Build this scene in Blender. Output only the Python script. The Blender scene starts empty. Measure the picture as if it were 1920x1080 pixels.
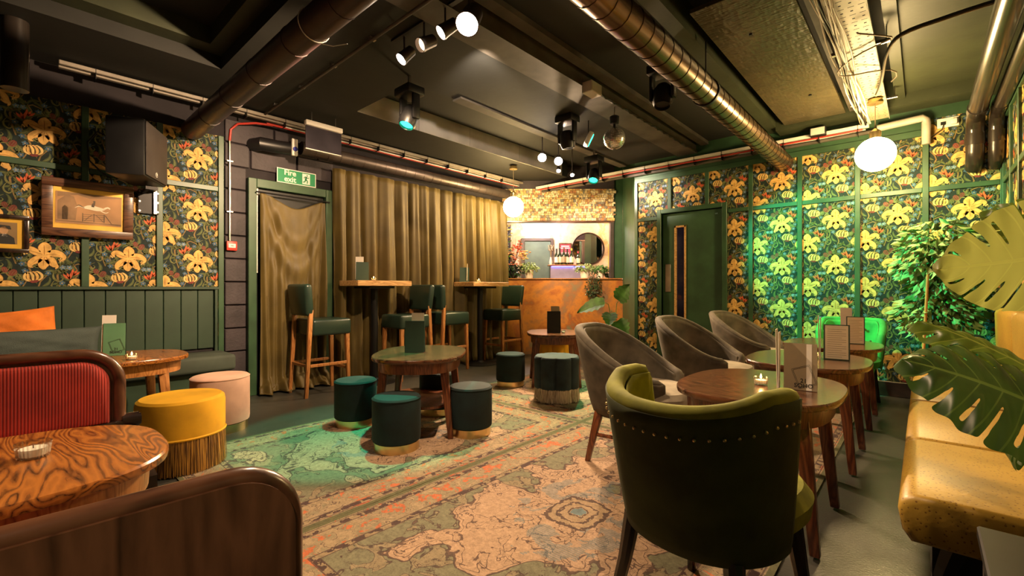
import bpy, bmesh, math, random
from mathutils import Vector, Matrix, Euler
PI = math.pi
C = bpy.context.scene.collection
SC = bpy.context.scene
# ------------------------------------------------------------------ camera, world, exposure
cd = bpy.data.cameras.new('camera'); cd.sensor_width = 36; cd.lens = 16.0; cd.clip_start = 0.02
cam = bpy.data.objects.new('camera', cd); C.objects.link(cam)
cam.location = (0, 0, 1.05); cam.rotation_euler = (PI/2, 0, math.atan2(0.670, 0.742))
SC.camera = cam
W = bpy.data.worlds.new('world'); SC.world = W; W.use_nodes = True
W.node_tree.nodes['Background'].inputs[0].default_value = (0.02, 0.016, 0.012, 1)
W.node_tree.nodes['Background'].inputs[1].default_value = 0.5
vs = SC.view_settings; vs.view_transform = 'Standard'; vs.look = 'None'; vs.gamma = 1; vs.use_curve_mapping = False
vs.exposure = 0.75
SC.cycles.max_bounces = 8; SC.cycles.diffuse_bounces = 5; SC.cycles.sample_clamp_indirect = 4

def spot(name, loc, target, power, col, size=60, blend=0.4, r=0.03):
    l = bpy.data.lights.new(name, 'SPOT'); l.energy = power; l.color = col
    l.spot_size = math.radians(size); l.spot_blend = blend; l.shadow_soft_size = r
    o = bpy.data.objects.new(name, l); C.objects.link(o); o.location = loc
    o.rotation_euler = (Vector(target)-Vector(loc)).to_track_quat('-Z', 'Y').to_euler(); return o
def point(name, loc, power, col, r=0.05):
    l = bpy.data.lights.new(name, 'POINT'); l.energy = power; l.color = col; l.shadow_soft_size = r
    o = bpy.data.objects.new(name, l); C.objects.link(o); o.location = loc; return o
WARM = (1.0, 0.68, 0.40); WHITE = (1.0, 0.80, 0.60); GREEN = (0.0, 1.0, 0.42)
spot('spot_light', (-3.16, 4.30, 2.50), (-0.6, 2.3, 0.0), 400, WARM, 105, 0.6, 0.03)
spot('spot_light', (-3.21, 4.08, 2.50), (-2.4, 2.2, 0.0), 110, WARM, 100, 0.6, 0.03)
spot('spot_light', (-3.40, 4.96, 2.50), (-2.72, 5.75, 2.32), 190, (1.0, .78, .62), 40, 0.9, 0.03)
spot('spot_light', (-3.44, 4.70, 2.50), (-3.8, 7.0, 0.9), 190, WARM, 75, 0.6, 0.03)
spot('spot_light', (-1.94, 1.73, 2.50), (-1.2, 0.9, 0.0), 135, WARM, 110, 0.6, 0.03)
spot('spot_light', (-2.13, 1.72, 2.50), (-4.9, 0.4, 1.4), 330, WARM, 78, 0.6, 0.03)
spot('spot_light', (-2.56, 1.73, 2.50), (-4.9, 2.3, 1.2), 120, WARM, 80, 0.6, 0.03)
spot('spot_light', (-3.34, 4.22, 2.50), (-4.85, 2.9, 1.2), 120, WARM, 90, 0.6, 0.03)
spot('spot_light', (-0.9, -0.9, 2.55), (-2.6, 0.4, 0.5), 70, WARM, 90, 0.7, 0.05)  # unseen fill spot behind the camera, added for the foreground
spot('spot_light', (-0.2, 0.9, 2.50), (0.2, 3.2, 0.6), 55, WARM, 85, 0.7, 0.05)  # unseen fill spot, added out of view over the bench side
spot('green_light', (-2.50, 3.92, 2.44), (-0.36, 5.7, 1.20), 520, (0.02, 1.0, 0.45), 45, 0.5, 0.03)
spot('spot_light', (-2.20, 2.15, 2.62), (-4.05, 3.9, 2.86), 75, WHITE, 60, 0.8, 0.03)  # added spot without a fixture, brightens the pale soffit face
spot('green_light', (-3.06, 2.10, 2.36), (-3.05, 1.80, 0.0), 215, (0.0, 1.0, 0.55), 45, 0.25, 0.03)
spot('spot_light', (0.34, -0.9, 2.5), (-0.9, -0.1, 0.55), 75, WARM, 50, 0.7, 0.05)  # added unseen spot, lifts the bare wooden settee back
spot('green_light', (-2.99, 4.77, 2.38), (-2.75, 3.5, 0.0), 110, GREEN, 40, 0.3, 0.03)

# ------------------------------------------------------------------ node helpers
class X:
    """a socket with arithmetic"""
    def __init__(s, t, k): s.t = t; s.k = k
    def m(s, op, *o):
        n = s.t.nodes.new('ShaderNodeMath'); n.operation = op
        for i, v in enumerate((s,)+o):
            if isinstance(v, X): s.t.links.new(v.k, n.inputs[i])
            else: n.inputs[i].default_value = v
        return X(s.t, n.outputs[0])
    def __add__(s, o): return s.m('ADD', o)
    __radd__ = __add__
    def __sub__(s, o): return s.m('SUBTRACT', o)
    def __mul__(s, o): return s.m('MULTIPLY', o)
    __rmul__ = __mul__
    def __truediv__(s, o): return s.m('DIVIDE', o)
    def abs(s): return s.m('ABSOLUTE')
    def lt(s, o): return s.m('LESS_THAN', o)
    def gt(s, o): return s.m('GREATER_THAN', o)
    def min(s, o): return s.m('MINIMUM', o)
    def max(s, o): return s.m('MAXIMUM', o)
    def band(s, a, b): return s.gt(a)*s.lt(b)
def mat(name):
    m = bpy.data.materials.new(name); m.use_nodes = True
    return m, m.node_tree, m.node_tree.nodes['Principled BSDF']
def coords(t, kind='Object'):
    n = t.nodes.new('ShaderNodeTexCoord'); return n.outputs[kind]
def mapping(t, v, scale=(1, 1, 1), rot=(0, 0, 0), loc=(0, 0, 0)):
    n = t.nodes.new('ShaderNodeMapping'); t.links.new(v, n.inputs[0])
    n.inputs['Scale'].default_value = scale; n.inputs['Rotation'].default_value = rot; n.inputs['Location'].default_value = loc
    return n.outputs[0]
def noise(t, v, scale, detail=3, rough=0.5, dist=0.0):
    n = t.nodes.new('ShaderNodeTexNoise'); t.links.new(v, n.inputs['Vector'])
    n.inputs['Scale'].default_value = scale; n.inputs['Detail'].default_value = detail
    n.inputs['Roughness'].default_value = rough; n.inputs['Distortion'].default_value = dist
    return X(t, n.outputs[0])
def voro(t, v, scale, feat='F1'):
    n = t.nodes.new('ShaderNodeTexVoronoi'); t.links.new(v, n.inputs['Vector']); n.feature = feat
    n.inputs['Scale'].default_value = scale; return X(t, n.outputs[0])
def ramp(t, f, stops, interp='LINEAR'):
    n = t.nodes.new('ShaderNodeValToRGB'); t.links.new(f.k, n.inputs[0]); cr = n.color_ramp; cr.interpolation = interp
    while len(cr.elements) < len(stops): cr.elements.new(0.5)
    for e, (p, c) in zip(cr.elements, stops): e.position = p; e.color = (*c, 1)
    return n.outputs[0]
def mix(t, f, a, b):
    n = t.nodes.new('ShaderNodeMix'); n.data_type = 'RGBA'
    if isinstance(f, X): t.links.new(f.k, n.inputs[0])
    else: n.inputs[0].default_value = f
    for v, i in ((a, 6), (b, 7)):
        if isinstance(v, tuple): n.inputs[i].default_value = (*v, 1)
        else: t.links.new(v, n.inputs[i])
    return n.outputs[2]
def bump(t, p, h, strength=0.3, dist=0.005):
    n = t.nodes.new('ShaderNodeBump'); n.inputs['Strength'].default_value = strength; n.inputs['Distance'].default_value = dist
    t.links.new(h.k, n.inputs['Height']); t.links.new(n.outputs[0], p.inputs['Normal'])
def plain(name, col, rough=0.5, metal=0.0, var=0.12, nscale=6, bmp=0.0, bscale=60, sheen=0.0, coat=0.0, sub=0.0):
    m, t, p = mat(name); v = coords(t)
    n = noise(t, v, nscale, 4)
    lo = tuple(c*(1-var*1.6) for c in col); hi = tuple(min(1, c*(1+var*1.6)) for c in col)
    t.links.new(ramp(t, n, [(0.3, lo), (0.7, hi)]), p.inputs['Base Color'])
    p.inputs['Roughness'].default_value = rough; p.inputs['Metallic'].default_value = metal
    if sheen:
        p.inputs['Sheen Weight'].default_value = sheen; p.inputs['Sheen Roughness'].default_value = 0.35
        p.inputs['Sheen Tint'].default_value = (*[min(1, c*2.2+0.12) for c in col], 1)
    if coat: p.inputs['Coat Weight'].default_value = coat; p.inputs['Coat Roughness'].default_value = 0.15
    if bmp: bump(t, p, noise(t, v, bscale, 3), bmp)
    return m
def glow(name, col, s):
    m, t, p = mat(name); p.inputs['Base Color'].default_value = (*col, 1)
    p.inputs['Emission Color'].default_value = (*col, 1); p.inputs['Emission Strength'].default_value = s; return m
def wood(name, dark, mid, light, scale=6.0, stretch=(1, 12, 12), dist=1.5, rough=0.3, coat=0.3, bands=7.0):
    m, t, p = mat(name); v = mapping(t, coords(t), scale=stretch)
    n = noise(t, v, scale*0.4, 2, 0.5, dist)
    w = (n*bands).m('FRACT'); w = (w-0.5).abs()*2
    f = noise(t, v, scale*6, 3, 0.6)
    k = w*0.52+f*0.48
    t.links.new(ramp(t, k, [(0.18, dark), (0.40, mid), (0.75, light)]), p.inputs['Base Color'])
    p.inputs['Roughness'].default_value = rough; p.inputs['Coat Weight'].default_value = coat; p.inputs['Coat Roughness'].default_value = 0.2
    return m
def velvet(name, col, var=0.3, nscale=9):
    return plain(name, col, 0.85, 0, var, nscale, 0.08, 90, sheen=0.15)

M = {}
M['dark_paint'] = plain('dark_ceiling_paint', (0.011, 0.011, 0.009), 0.75, bmp=0.15, bscale=25)
M['beam_paint'] = plain('dusty_beam_paint', (0.075, 0.062, 0.048), 0.7, var=0.2)
M['coffer'] = plain('dark_green_board_paint', (0.034, 0.040, 0.018), 0.55, bmp=0.2, bscale=30)
M['white_face'] = plain('pale_grey_board', (0.50, 0.46, 0.42), 0.6, var=0.15, nscale=3)
M['green_paint'] = plain('green_trim_paint', (0.028, 0.070, 0.032), 0.42, var=0.15)
M['bench_green'] = plain('dark_green_panel_paint', (0.022, 0.045, 0.026), 0.5, var=0.1)
M['block'] = plain('black_block_paint', (0.035, 0.026, 0.032), 0.65, var=0.2, bmp=0.6, bscale=40)
M['mortar'] = plain('dark_mortar', (0.016, 0.012, 0.015), 0.9)
M['black'] = plain('black_plastic', (0.010, 0.010, 0.011), 0.4)
M['pvc'] = plain('glossy_black_pipe', (0.022, 0.017, 0.014), 0.28, coat=0.4)
M['black_metal'] = plain('black_metal', (0.018, 0.017, 0.018), 0.45, 0.6)
M['dark_pipe'] = plain('purple_brown_wrap', (0.040, 0.020, 0.022), 0.38, bmp=0.3, bscale=18)
M['steel'] = plain('galvanised_steel', (0.55, 0.50, 0.45), 0.30, 1.0, var=0.15)
M['dull_steel'] = plain('dull_spiral_steel', (0.10, 0.08, 0.075), 0.42, 0.7)
M['brass'] = plain('brushed_brass', (0.72, 0.55, 0.27), 0.28, 1.0, bmp=0.05)
M['white'] = plain('white_plastic', (0.72, 0.68, 0.62), 0.45, var=0.05)
M['aged_white'] = plain('aged_white_pipe', (0.40, 0.36, 0.30), 0.45)
M['dusty_white'] = plain('dusty_white_trunking', (0.26, 0.225, 0.185), 0.5)
M['red_cable'] = plain('red_plastic', (0.42, 0.03, 0.018), 0.45)
M['cream'] = plain('cream_card', (0.78, 0.70, 0.55), 0.8, var=0.05)
M['paper'] = plain('white_paper', (0.75, 0.70, 0.64), 0.8, var=0.05)
M['ink'] = plain('black_ink', (0.015, 0.015, 0.015), 0.7)
M['redink'] = plain('red_ink', (0.45, 0.03, 0.05), 0.7)
M['menu_green'] = plain('green_menu_board', (0.10, 0.24, 0.13), 0.6, var=0.1)
M['menu_dark'] = plain('dark_green_menu_board', (0.030, 0.065, 0.042), 0.55, var=0.1)
M['menu_tan'] = plain('tan_menu_board', (0.30, 0.235, 0.15), 0.6, var=0.05)
M['leather'] = plain('dark_green_leather', (0.016, 0.035, 0.025), 0.36, var=0.12, bmp=0.1, bscale=120, coat=0.1)
M['teal'] = velvet('teal_velvet', (0.0018, 0.013, 0.014))
M['petrol'] = velvet('dark_petrol_velvet', (0.010, 0.024, 0.032))
M['yellow'] = velvet('mustard_velvet', (0.78, 0.40, 0.012), 0.12, 5)
M['pink'] = velvet('blush_velvet', (0.62, 0.38, 0.29), 0.12, 5)
M['grey'] = velvet('taupe_velvet', (0.085, 0.070, 0.048), 0.3)
M['grey_seat'] = velvet('pale_taupe_velvet', (0.26, 0.22, 0.16), 0.2)
M['olive'] = velvet('olive_green_velvet', (0.21, 0.21, 0.014), 0.3)
M['olive_dark'] = velvet('shaded_green_cloth', (0.040, 0.048, 0.010), 0.2)  # shade on the moss chair's back put into this cloth colour
M['emerald'] = velvet('emerald_velvet', (0.03, 0.26, 0.05), 0.2)
M['curtain'] = plain('olive_gold_velvet', (0.095, 0.064, 0.013), 0.6, var=0.13, nscale=5, bmp=0.1, bscale=30, sheen=0.6)
M['cushion_orange'] = plain('orange_cloth', (0.62, 0.16, 0.015), 0.8, var=0.15, bmp=0.3, bscale=60, sheen=0.3)
M['cushion_grey'] = plain('blue_grey_cloth', (0.060, 0.078, 0.072), 0.9, var=0.12, bmp=0.5, bscale=200)
M['seat_grey'] = plain('charcoal_green_cloth', (0.040, 0.052, 0.038), 0.8, var=0.15)
M['walnut'] = wood('rosewood_veneer', (0.020, 0.006, 0.003), (0.22, 0.072, 0.014), (0.34, 0.122, 0.022), 3.4, (1.0, 6.0, 5), 0.6, 0.26, 0.2, 17.0)
M['darkwood'] = wood('dark_polished_wood', (0.034, 0.014, 0.008), (0.075, 0.030, 0.016), (0.12, 0.052, 0.027), 5, (1, 3, 1), 1.2, 0.3, 0.4)
M['blackwood'] = wood('near_black_wood', (0.008, 0.004, 0.003), (0.016, 0.008, 0.006), (0.03, 0.014, 0.010), 5, (1, 6, 1), 1.0, 0.25, 0.5)
M['redwood'] = wood('reddish_brown_wood', (0.06, 0.014, 0.006), (0.13, 0.036, 0.013), (0.22, 0.07, 0.024), 6, (8, 8, 1), 0.8, 0.35, 0.3)
M['warmwood'] = wood('honey_brown_wood', (0.18, 0.062, 0.016), (0.34, 0.13, 0.034), (0.46, 0.20, 0.06), 6, (8, 8, 1), 0.8, 0.38, 0.2)
M['settee_panel'] = wood('figured_mahogany_panel', (0.045, 0.018, 0.009), (0.085, 0.036, 0.018), (0.14, 0.062, 0.032), 4, (4, 4, 0.8), 1.6, 0.4, 0.2, 5)
M['oak'] = wood('light_oak', (0.34, 0.17, 0.06), (0.55, 0.30, 0.11), (0.70, 0.42, 0.18), 5, (8, 1, 8), 0.6, 0.45, 0.1)
M['walnut_dark'] = wood('brown_table_veneer', (0.024, 0.009, 0.005), (0.075, 0.028, 0.013), (0.14, 0.056, 0.024), 4.0, (1.6, 7, 5), 0.8, 0.22, 0.35, 12)
M['mahogany'] = wood('mahogany_frame', (0.035, 0.013, 0.008), (0.085, 0.034, 0.018), (0.14, 0.06, 0.03), 5, (6, 1, 6), 1.0, 0.4, 0.2)
M['gilt'] = plain('gilt_slip', (0.80, 0.50, 0.10), 0.4, 0.4, var=0.1)
M['leaf'] = plain('green_leaf', (0.050, 0.16, 0.020), 0.6, var=0.3, nscale=12)
M['leaf_pale'] = plain('pale_leaf', (0.23, 0.33, 0.12), 0.5, var=0.25, nscale=12)
M['leaf_dark'] = plain('dark_leaf', (0.018, 0.050, 0.014), 0.4, var=0.3, nscale=12)
M['stem'] = plain('brown_stem', (0.10, 0.050, 0.028), 0.7)
M['cane'] = plain('orange_cane', (0.55, 0.17, 0.04), 0.6)
M['wax'] = plain('candle_wax', (0.85, 0.80, 0.68), 0.5, var=0.02)
M['pot'] = plain('white_pot', (0.66, 0.62, 0.58), 0.4, var=0.05)
M['pinkflower'] = plain('coral_petals', (0.72, 0.16, 0.11), 0.7)
M['peach'] = plain('peach_petals', (0.72, 0.40, 0.20), 0.7)
M['yellowflower'] = plain('cream_petals', (0.75, 0.62, 0.25), 0.7)
M['fringe_gold'] = plain('gold_fringe', (0.34, 0.15, 0.018), 0.6, var=0.4, nscale=60, sheen=0.4)
M['fringe_cream'] = plain('cream_fringe', (0.55, 0.46, 0.33), 0.8, var=0.2, nscale=60)
for nm, dk, lt in (('fringe_gold', (0.10, 0.040, 0.008), (0.46, 0.22, 0.03)), ('fringe_cream', (0.28, 0.22, 0.15), (0.62, 0.52, 0.38))):
    m, t, p = mat(nm+'_strands'); t.links.new(ramp(t, noise(t, mapping(t, coords(t), scale=(1, 1, .03)), 150, 2), [(.36, dk), (.62, lt)]), p.inputs['Base Color']); p.inputs['Roughness'].default_value = .6; M[nm] = m
M['osb'] = None
M['globe'] = glow('glowing_opal_glass', (1.0, 0.70, 0.30), 95)
M['bulb'] = glow('lit_spot_lens', (1.0, 0.86, 0.70), 110)
M['bulb_dim'] = glow('half_lit_spot_lens', (1.0, 0.70, 0.40), 2.2)
M['green_lens'] = glow('lit_green_lens', (0.02, 1.0, 0.50), 5)
M['flame'] = glow('candle_flame', (1.0, 0.55, 0.14), 30)
M['blue_strip'] = glow('blue_strip_light', (0.10, 0.10, 1.0), 6)
M['silver'] = plain('mirror_tile', (0.85, 0.85, 0.85), 0.22, 0.75, var=0.02)
def thinglass(name, gl, rough=0.03, tint=(1, 1, 1)):
    m, t, p = mat(name); tr = t.nodes.new('ShaderNodeBsdfTransparent'); tr.inputs[0].default_value = (*tint, 1)
    g = t.nodes.new('ShaderNodeBsdfGlossy'); g.inputs['Roughness'].default_value = rough
    mx = t.nodes.new('ShaderNodeMixShader'); lw = t.nodes.new('ShaderNodeLayerWeight'); lw.inputs[0].default_value = gl
    t.links.new(lw.outputs[1], mx.inputs[0]); t.links.new(tr.outputs[0], mx.inputs[1]); t.links.new(g.outputs[0], mx.inputs[2])
    t.links.new(mx.outputs[0], t.nodes['Material Output'].inputs[0]); return m
m, t, p = mat('clear_glass'); p.inputs['Transmission Weight'].default_value = 1; p.inputs['Roughness'].default_value = 0.05
p.inputs['Base Color'].default_value = (0.95, 0.97, 0.96, 1); p.inputs['IOR'].default_value = 1.3; M['glass'] = thinglass('candle_glass', 0.45, 0.08, (.93, .94, .93))
m, t, p = mat('picture_glass'); p.inputs['Transmission Weight'].default_value = 1; p.inputs['Roughness'].default_value = 0.02; M['pglass'] = thinglass('picture_glass_sheet', 0.25)
m, t, p = mat('mirror_glass'); p.inputs['Metallic'].default_value = 1; p.inputs['Roughness'].default_value = 0.03
p.inputs['Base Color'].default_value = (0.75, 0.75, 0.75, 1); M['mirror'] = m
m, t, p = mat('green_bottle_glass'); p.inputs['Base Color'].default_value = (0.01, 0.02, 0.008, 1); p.inputs['Roughness'].default_value = 0.1
p.inputs['Coat Weight'].default_value = 0.8; M['bottle'] = m

# rippled spiral-duct steel: fine seams come as geometry, here only streaks
m, t, p = mat('bronzed_duct_steel'); v = mapping(t, coords(t), scale=(3, 0.3, 3))
t.links.new(ramp(t, noise(t, v, 5, 3), [(0.3, (0.12, 0.075, 0.05)), (0.7, (0.24, 0.16, 0.10))]), p.inputs['Base Color'])
p.inputs['Metallic'].default_value = 0.9; p.inputs['Roughness'].default_value = 0.27; M['duct'] = m
# OSB board painted dark
m, t, p = mat('painted_strand_board'); v = coords(t)
a = voro(t, mapping(t, v, scale=(1, 3.5, 1)), 16); b = voro(t, mapping(t, v, scale=(3.5, 1, 1), rot=(0, 0, 0.5)), 13)
n = noise(t, v, 3, 4)
t.links.new(ramp(t, n*0.7+a*0.35, [(0.3, (0.045, 0.038, 0.018)), (0.75, (0.095, 0.075, 0.036))]), p.inputs['Base Color'])
p.inputs['Roughness'].default_value = 0.34; bump(t, p, a+b, 0.5, 0.006); M['osb'] = m
# floor paint
m, t, p = mat('floor_paint'); v = coords(t)
n = noise(t, v, 1.2, 5, 0.6); n2 = noise(t, v, 30, 3)
t.links.new(ramp(t, n*0.8+n2*0.2, [(0.3, (0.034, 0.033, 0.028)), (0.7, (0.056, 0.054, 0.045))]), p.inputs['Base Color'])
t.links.new((noise(t, v, 4, 3)*0.3+0.22).k, p.inputs['Roughness']); bump(t, p, noise(t, mapping(t, v, scale=(1, 2.2, 1)), 75, 2), 0.35, 0.003); M['floor'] = m
# copper patina
def patina(name, pale):
    m, t, p = mat(name); v = coords(t)
    n = noise(t, v, 1.7, 7, 0.62, 0.6); f = noise(t, v, 9, 6, 0.7)
    if pale: st = [(0.34, (0.62, 0.50, 0.42)), (0.46, (0.50, 0.27, 0.13)), (0.54, (0.60, 0.46, 0.36)), (0.66, (0.24, 0.25, 0.22))]
    else: st = [(0.33, (0.14, 0.17, 0.11)), (0.42, (0.27, 0.12, 0.050)), (0.48, (0.46, 0.175, 0.028)), (0.55, (0.29, 0.088, 0.020)), (0.64, (0.15, 0.16, 0.095))]
    t.links.new(ramp(t, n*0.78+f*0.22, st), p.inputs['Base Color'])
    p.inputs['Roughness'].default_value = 0.5; bump(t, p, f, 0.15); return m
M['copper'] = patina('orange_copper_patina', False); M['copper_pale'] = patina('pale_copper_patina', True)
# ostrich leather
m, t, p = mat('mustard_ostrich_leather'); v = coords(t)
d = voro(t, v, 85); dots = d.lt(0.22)
t.links.new(mix(t, dots, ramp(t, noise(t, v, 4, 3), [(0.3, (0.33, 0.195, 0.026)), (0.7, (0.42, 0.26, 0.038))]), (0.17, 0.08, 0.014)), p.inputs['Base Color'])
p.inputs['Roughness'].default_value = 0.42; bump(t, p, d, 0.16, 0.002); M['ostrich'] = m
# red corduroy
m, t, p = mat('red_corduroy'); v = coords(t); s = t.nodes.new('ShaderNodeSeparateXYZ'); t.links.new(v, s.inputs[0])
y = X(t, s.outputs[0]); w = (y*720.0).m('SINE')
n = noise(t, mapping(t, v, scale=(1, 4, 1)), 7, 3)
t.links.new(mix(t, (w*0.5+0.5), ramp(t, n, [(0.3, (0.12, 0.006, 0.003)), (0.7, (0.22, 0.012, 0.006))]), ramp(t, n, [(0.3, (0.30, 0.014, 0.007)), (0.7, (0.52, 0.035, 0.016))])), p.inputs['Base Color'])
p.inputs['Roughness'].default_value = 0.8; p.inputs['Sheen Weight'].default_value = 0.05; bump(t, p, w, 0.5, 0.002); M['cord'] = m
# monstera leaf
def monst(name, a, b, vein):
    m, t, p = mat(name); v = coords(t, 'UV'); s = t.nodes.new('ShaderNodeSeparateXYZ'); t.links.new(v, s.inputs[0])
    u = X(t, s.outputs[0]); w = X(t, s.outputs[1])
    mid = w.abs().lt(0.035); side = ((u-w.abs()*0.16)*7.0).m('FRACT'); side = (side-0.5).abs().lt(0.035)
    f = mid.max(side*0.7)
    t.links.new(mix(t, f, ramp(t, noise(t, coords(t), 14, 3), [(0.3, a), (0.7, b)]), vein), p.inputs['Base Color'])
    p.inputs['Roughness'].default_value = 0.33
    tr = t.nodes.new('ShaderNodeBsdfTranslucent'); tr.inputs[0].default_value = (*[c*2.2 for c in b], 1)
    mx = t.nodes.new('ShaderNodeMixShader'); mx.inputs[0].default_value = 0.42 if a[0] > .1 else .2
    t.links.new(p.outputs[0], mx.inputs[1]); t.links.new(tr.outputs[0], mx.inputs[2]); t.links.new(mx.outputs[0], t.nodes['Material Output'].inputs[0]); return m
M['monstera'] = monst('dark_split_leaf', (0.018, 0.048, 0.010), (0.040, 0.085, 0.014), (0.13, 0.21, 0.04))
M['monstera_backlit'] = monst('backlit_split_leaf', (0.14, 0.16, 0.035), (0.21, 0.23, 0.055), (0.36, 0.40, 0.10))  # light from behind the upper leaf put into its base colour
M['monstera_mid'] = monst('mid_split_leaf', (0.060, 0.11, 0.012), (0.11, 0.17, 0.02), (0.28, 0.34, 0.06))
# collage cards
for i, c in enumerate([(0.62, 0.48, 0.26), (0.40, 0.23, 0.08), (0.70, 0.58, 0.38), (0.22, 0.14, 0.07), (0.20, 0.19, 0.17), (0.40, 0.18, 0.08), (0.55, 0.38, 0.13)]):
    M['card%d' % i] = plain('collage_print', c, 0.5, var=0.3, nscale=40)
# wallpaper inks
for k, c in dict(wp_ground=(0.012, 0.022, 0.020), wp_gold=(0.60, 0.36, 0.11), wp_line=(0.085, 0.042, 0.016), wp_vein=(0.34, 0.17, 0.045), wp_red=(0.52, 0.11, 0.045), wp_blue=(0.06, 0.12, 0.20), wp_blue2=(0.13, 0.21, 0.30),
                 wp_leaf=(0.070, 0.090, 0.036), wp_leaf2=(0.145, 0.150, 0.055), wp_stem=(0.20, 0.13, 0.05), wp_maroon=(0.16, 0.035, 0.03), wp_cream=(0.60, 0.42, 0.16)).items():
    M[k] = plain('wallpaper_'+k[3:], c, 0.65, var=0.18, nscale=30); M[k].node_tree.nodes['Principled BSDF'].inputs['Specular IOR Level'].default_value = 0.2
# the rugs
def rugmat(name, seed, hx, hy):
    m, t, p = mat(name); v = coords(t)
    off = mapping(t, v, loc=(seed*7.3, seed*3.1, 0))
    wob = noise(t, off, 9, 3, 0.6); wob2 = noise(t, off, 24, 3, 0.6)
    s = t.nodes.new('ShaderNodeSeparateXYZ'); t.links.new(v, s.inputs[0])
    x = X(t, s.outputs[0]); y = X(t, s.outputs[1])
    ax = x.abs(); ay = y.abs()
    e = (ax*-1+hx).min(ay*-1+hy)
    sage = (0.140, 0.130, 0.078); beige = (0.33, 0.215, 0.135); dark = (0.050, 0.024, 0.020); orange = (0.42, 0.085, 0.020); blue = (0.105, 0.145, 0.155); tan = (0.25, 0.175, 0.10)
    worn = noise(t, off, 45, 4, 0.7)
    # field: scalloped beige ground in sage
    blob = noise(t, off, 3.6, 2, 0.45, 0.5)
    r = ((x*x)*1.9+(y*y)).m('SQRT')
    fld = blob*0.8+r*-0.34+0.20+wob*0.14
    ground = mix(t, fld.gt(0.42), sage, beige)
    outl = (fld-0.42).abs().lt(0.009)*wob2.gt(0.38)+(fld-0.46).abs().lt(0.003)
    fl = noise(t, off, 8.5, 2, 0.5, 1.0)
    motif = (fl-0.56).abs().lt(0.014)*wob2.gt(0.42)
    infill = fl.gt(0.58)
    fm = noise(t, off, 19, 2, 0.5, 1.4); motif = motif+(fm-0.5).abs().lt(0.010)*fl.gt(0.50)
    c = mix(t, infill*0.55, ground, mix(t, fld.gt(0.42), tan, beige))
    c = mix(t, (outl+motif).min(1)*0.85, c, dark)
    # blue splashes round the medallion
    ang = r+wob2*0.10-0.05
    bl = ang.band(0.17, 0.42)*noise(t, off, 6, 3, 0.5, 1.2).gt(0.54)
    c = mix(t, bl*0.8*((y*520.0).m('SINE')*0.35+0.65), c, blue)
    md = (ax.max(ay)*0.6+r*0.4)+wob*0.03-0.015+(wob2-0.5)*0.07
    c = mix(t, md.lt(0.145)*0.8, c, tan)
    rings = md.band(0.128, 0.146)+md.band(0.082, 0.094)+md.band(0.040, 0.050)
    c = mix(t, rings.min(1)*0.9, c, dark)
    c = mix(t, md.lt(0.036), c, blue)
    # border
    al = x.m('MULTIPLY', 1.0)
    flower = noise(t, off, 12, 3, 0.55, 1.0)
    bc = mix(t, flower.gt(0.50)*0.45, (0.26, 0.19, 0.11), sage)
    bc = mix(t, flower.gt(0.575)*noise(t, off, 60, 2).gt(0.42)*0.8, bc, orange)
    bc = mix(t, (flower-0.47).abs().lt(0.008)*0.8, bc, dark)
    c = mix(t, e.lt(0.235), c, bc)
    zig = wob2.gt(0.5)
    c = mix(t, (e.band(0.225, 0.255)+e.band(0.040, 0.070)).min(1), c, mix(t, zig, (0.22, 0.16, 0.09), dark))
    ln = e.band(0.252, 0.258)+e.band(0.219, 0.225)+e.band(0.070, 0.076)+e.band(0.030, 0.036)
    c = mix(t, ln.min(1)*0.8, c, dark)
    c = mix(t, e.lt(0.024), c, (0.085, 0.082, 0.034))
    hsv = t.nodes.new('ShaderNodeHueSaturation'); t.links.new(c, hsv.inputs['Color'])
    t.links.new((worn*1.4+noise(t, off, 130, 3, 0.8)*0.9-0.15).k, hsv.inputs['Value'])
    t.links.new(hsv.outputs[0], p.inputs['Base Color'])
    p.inputs['Roughness'].default_value = 0.95
    bump(t, p, noise(t, mapping(t, v, scale=(1, 4, 1)), 180, 2), 0.4, 0.002); return m
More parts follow.
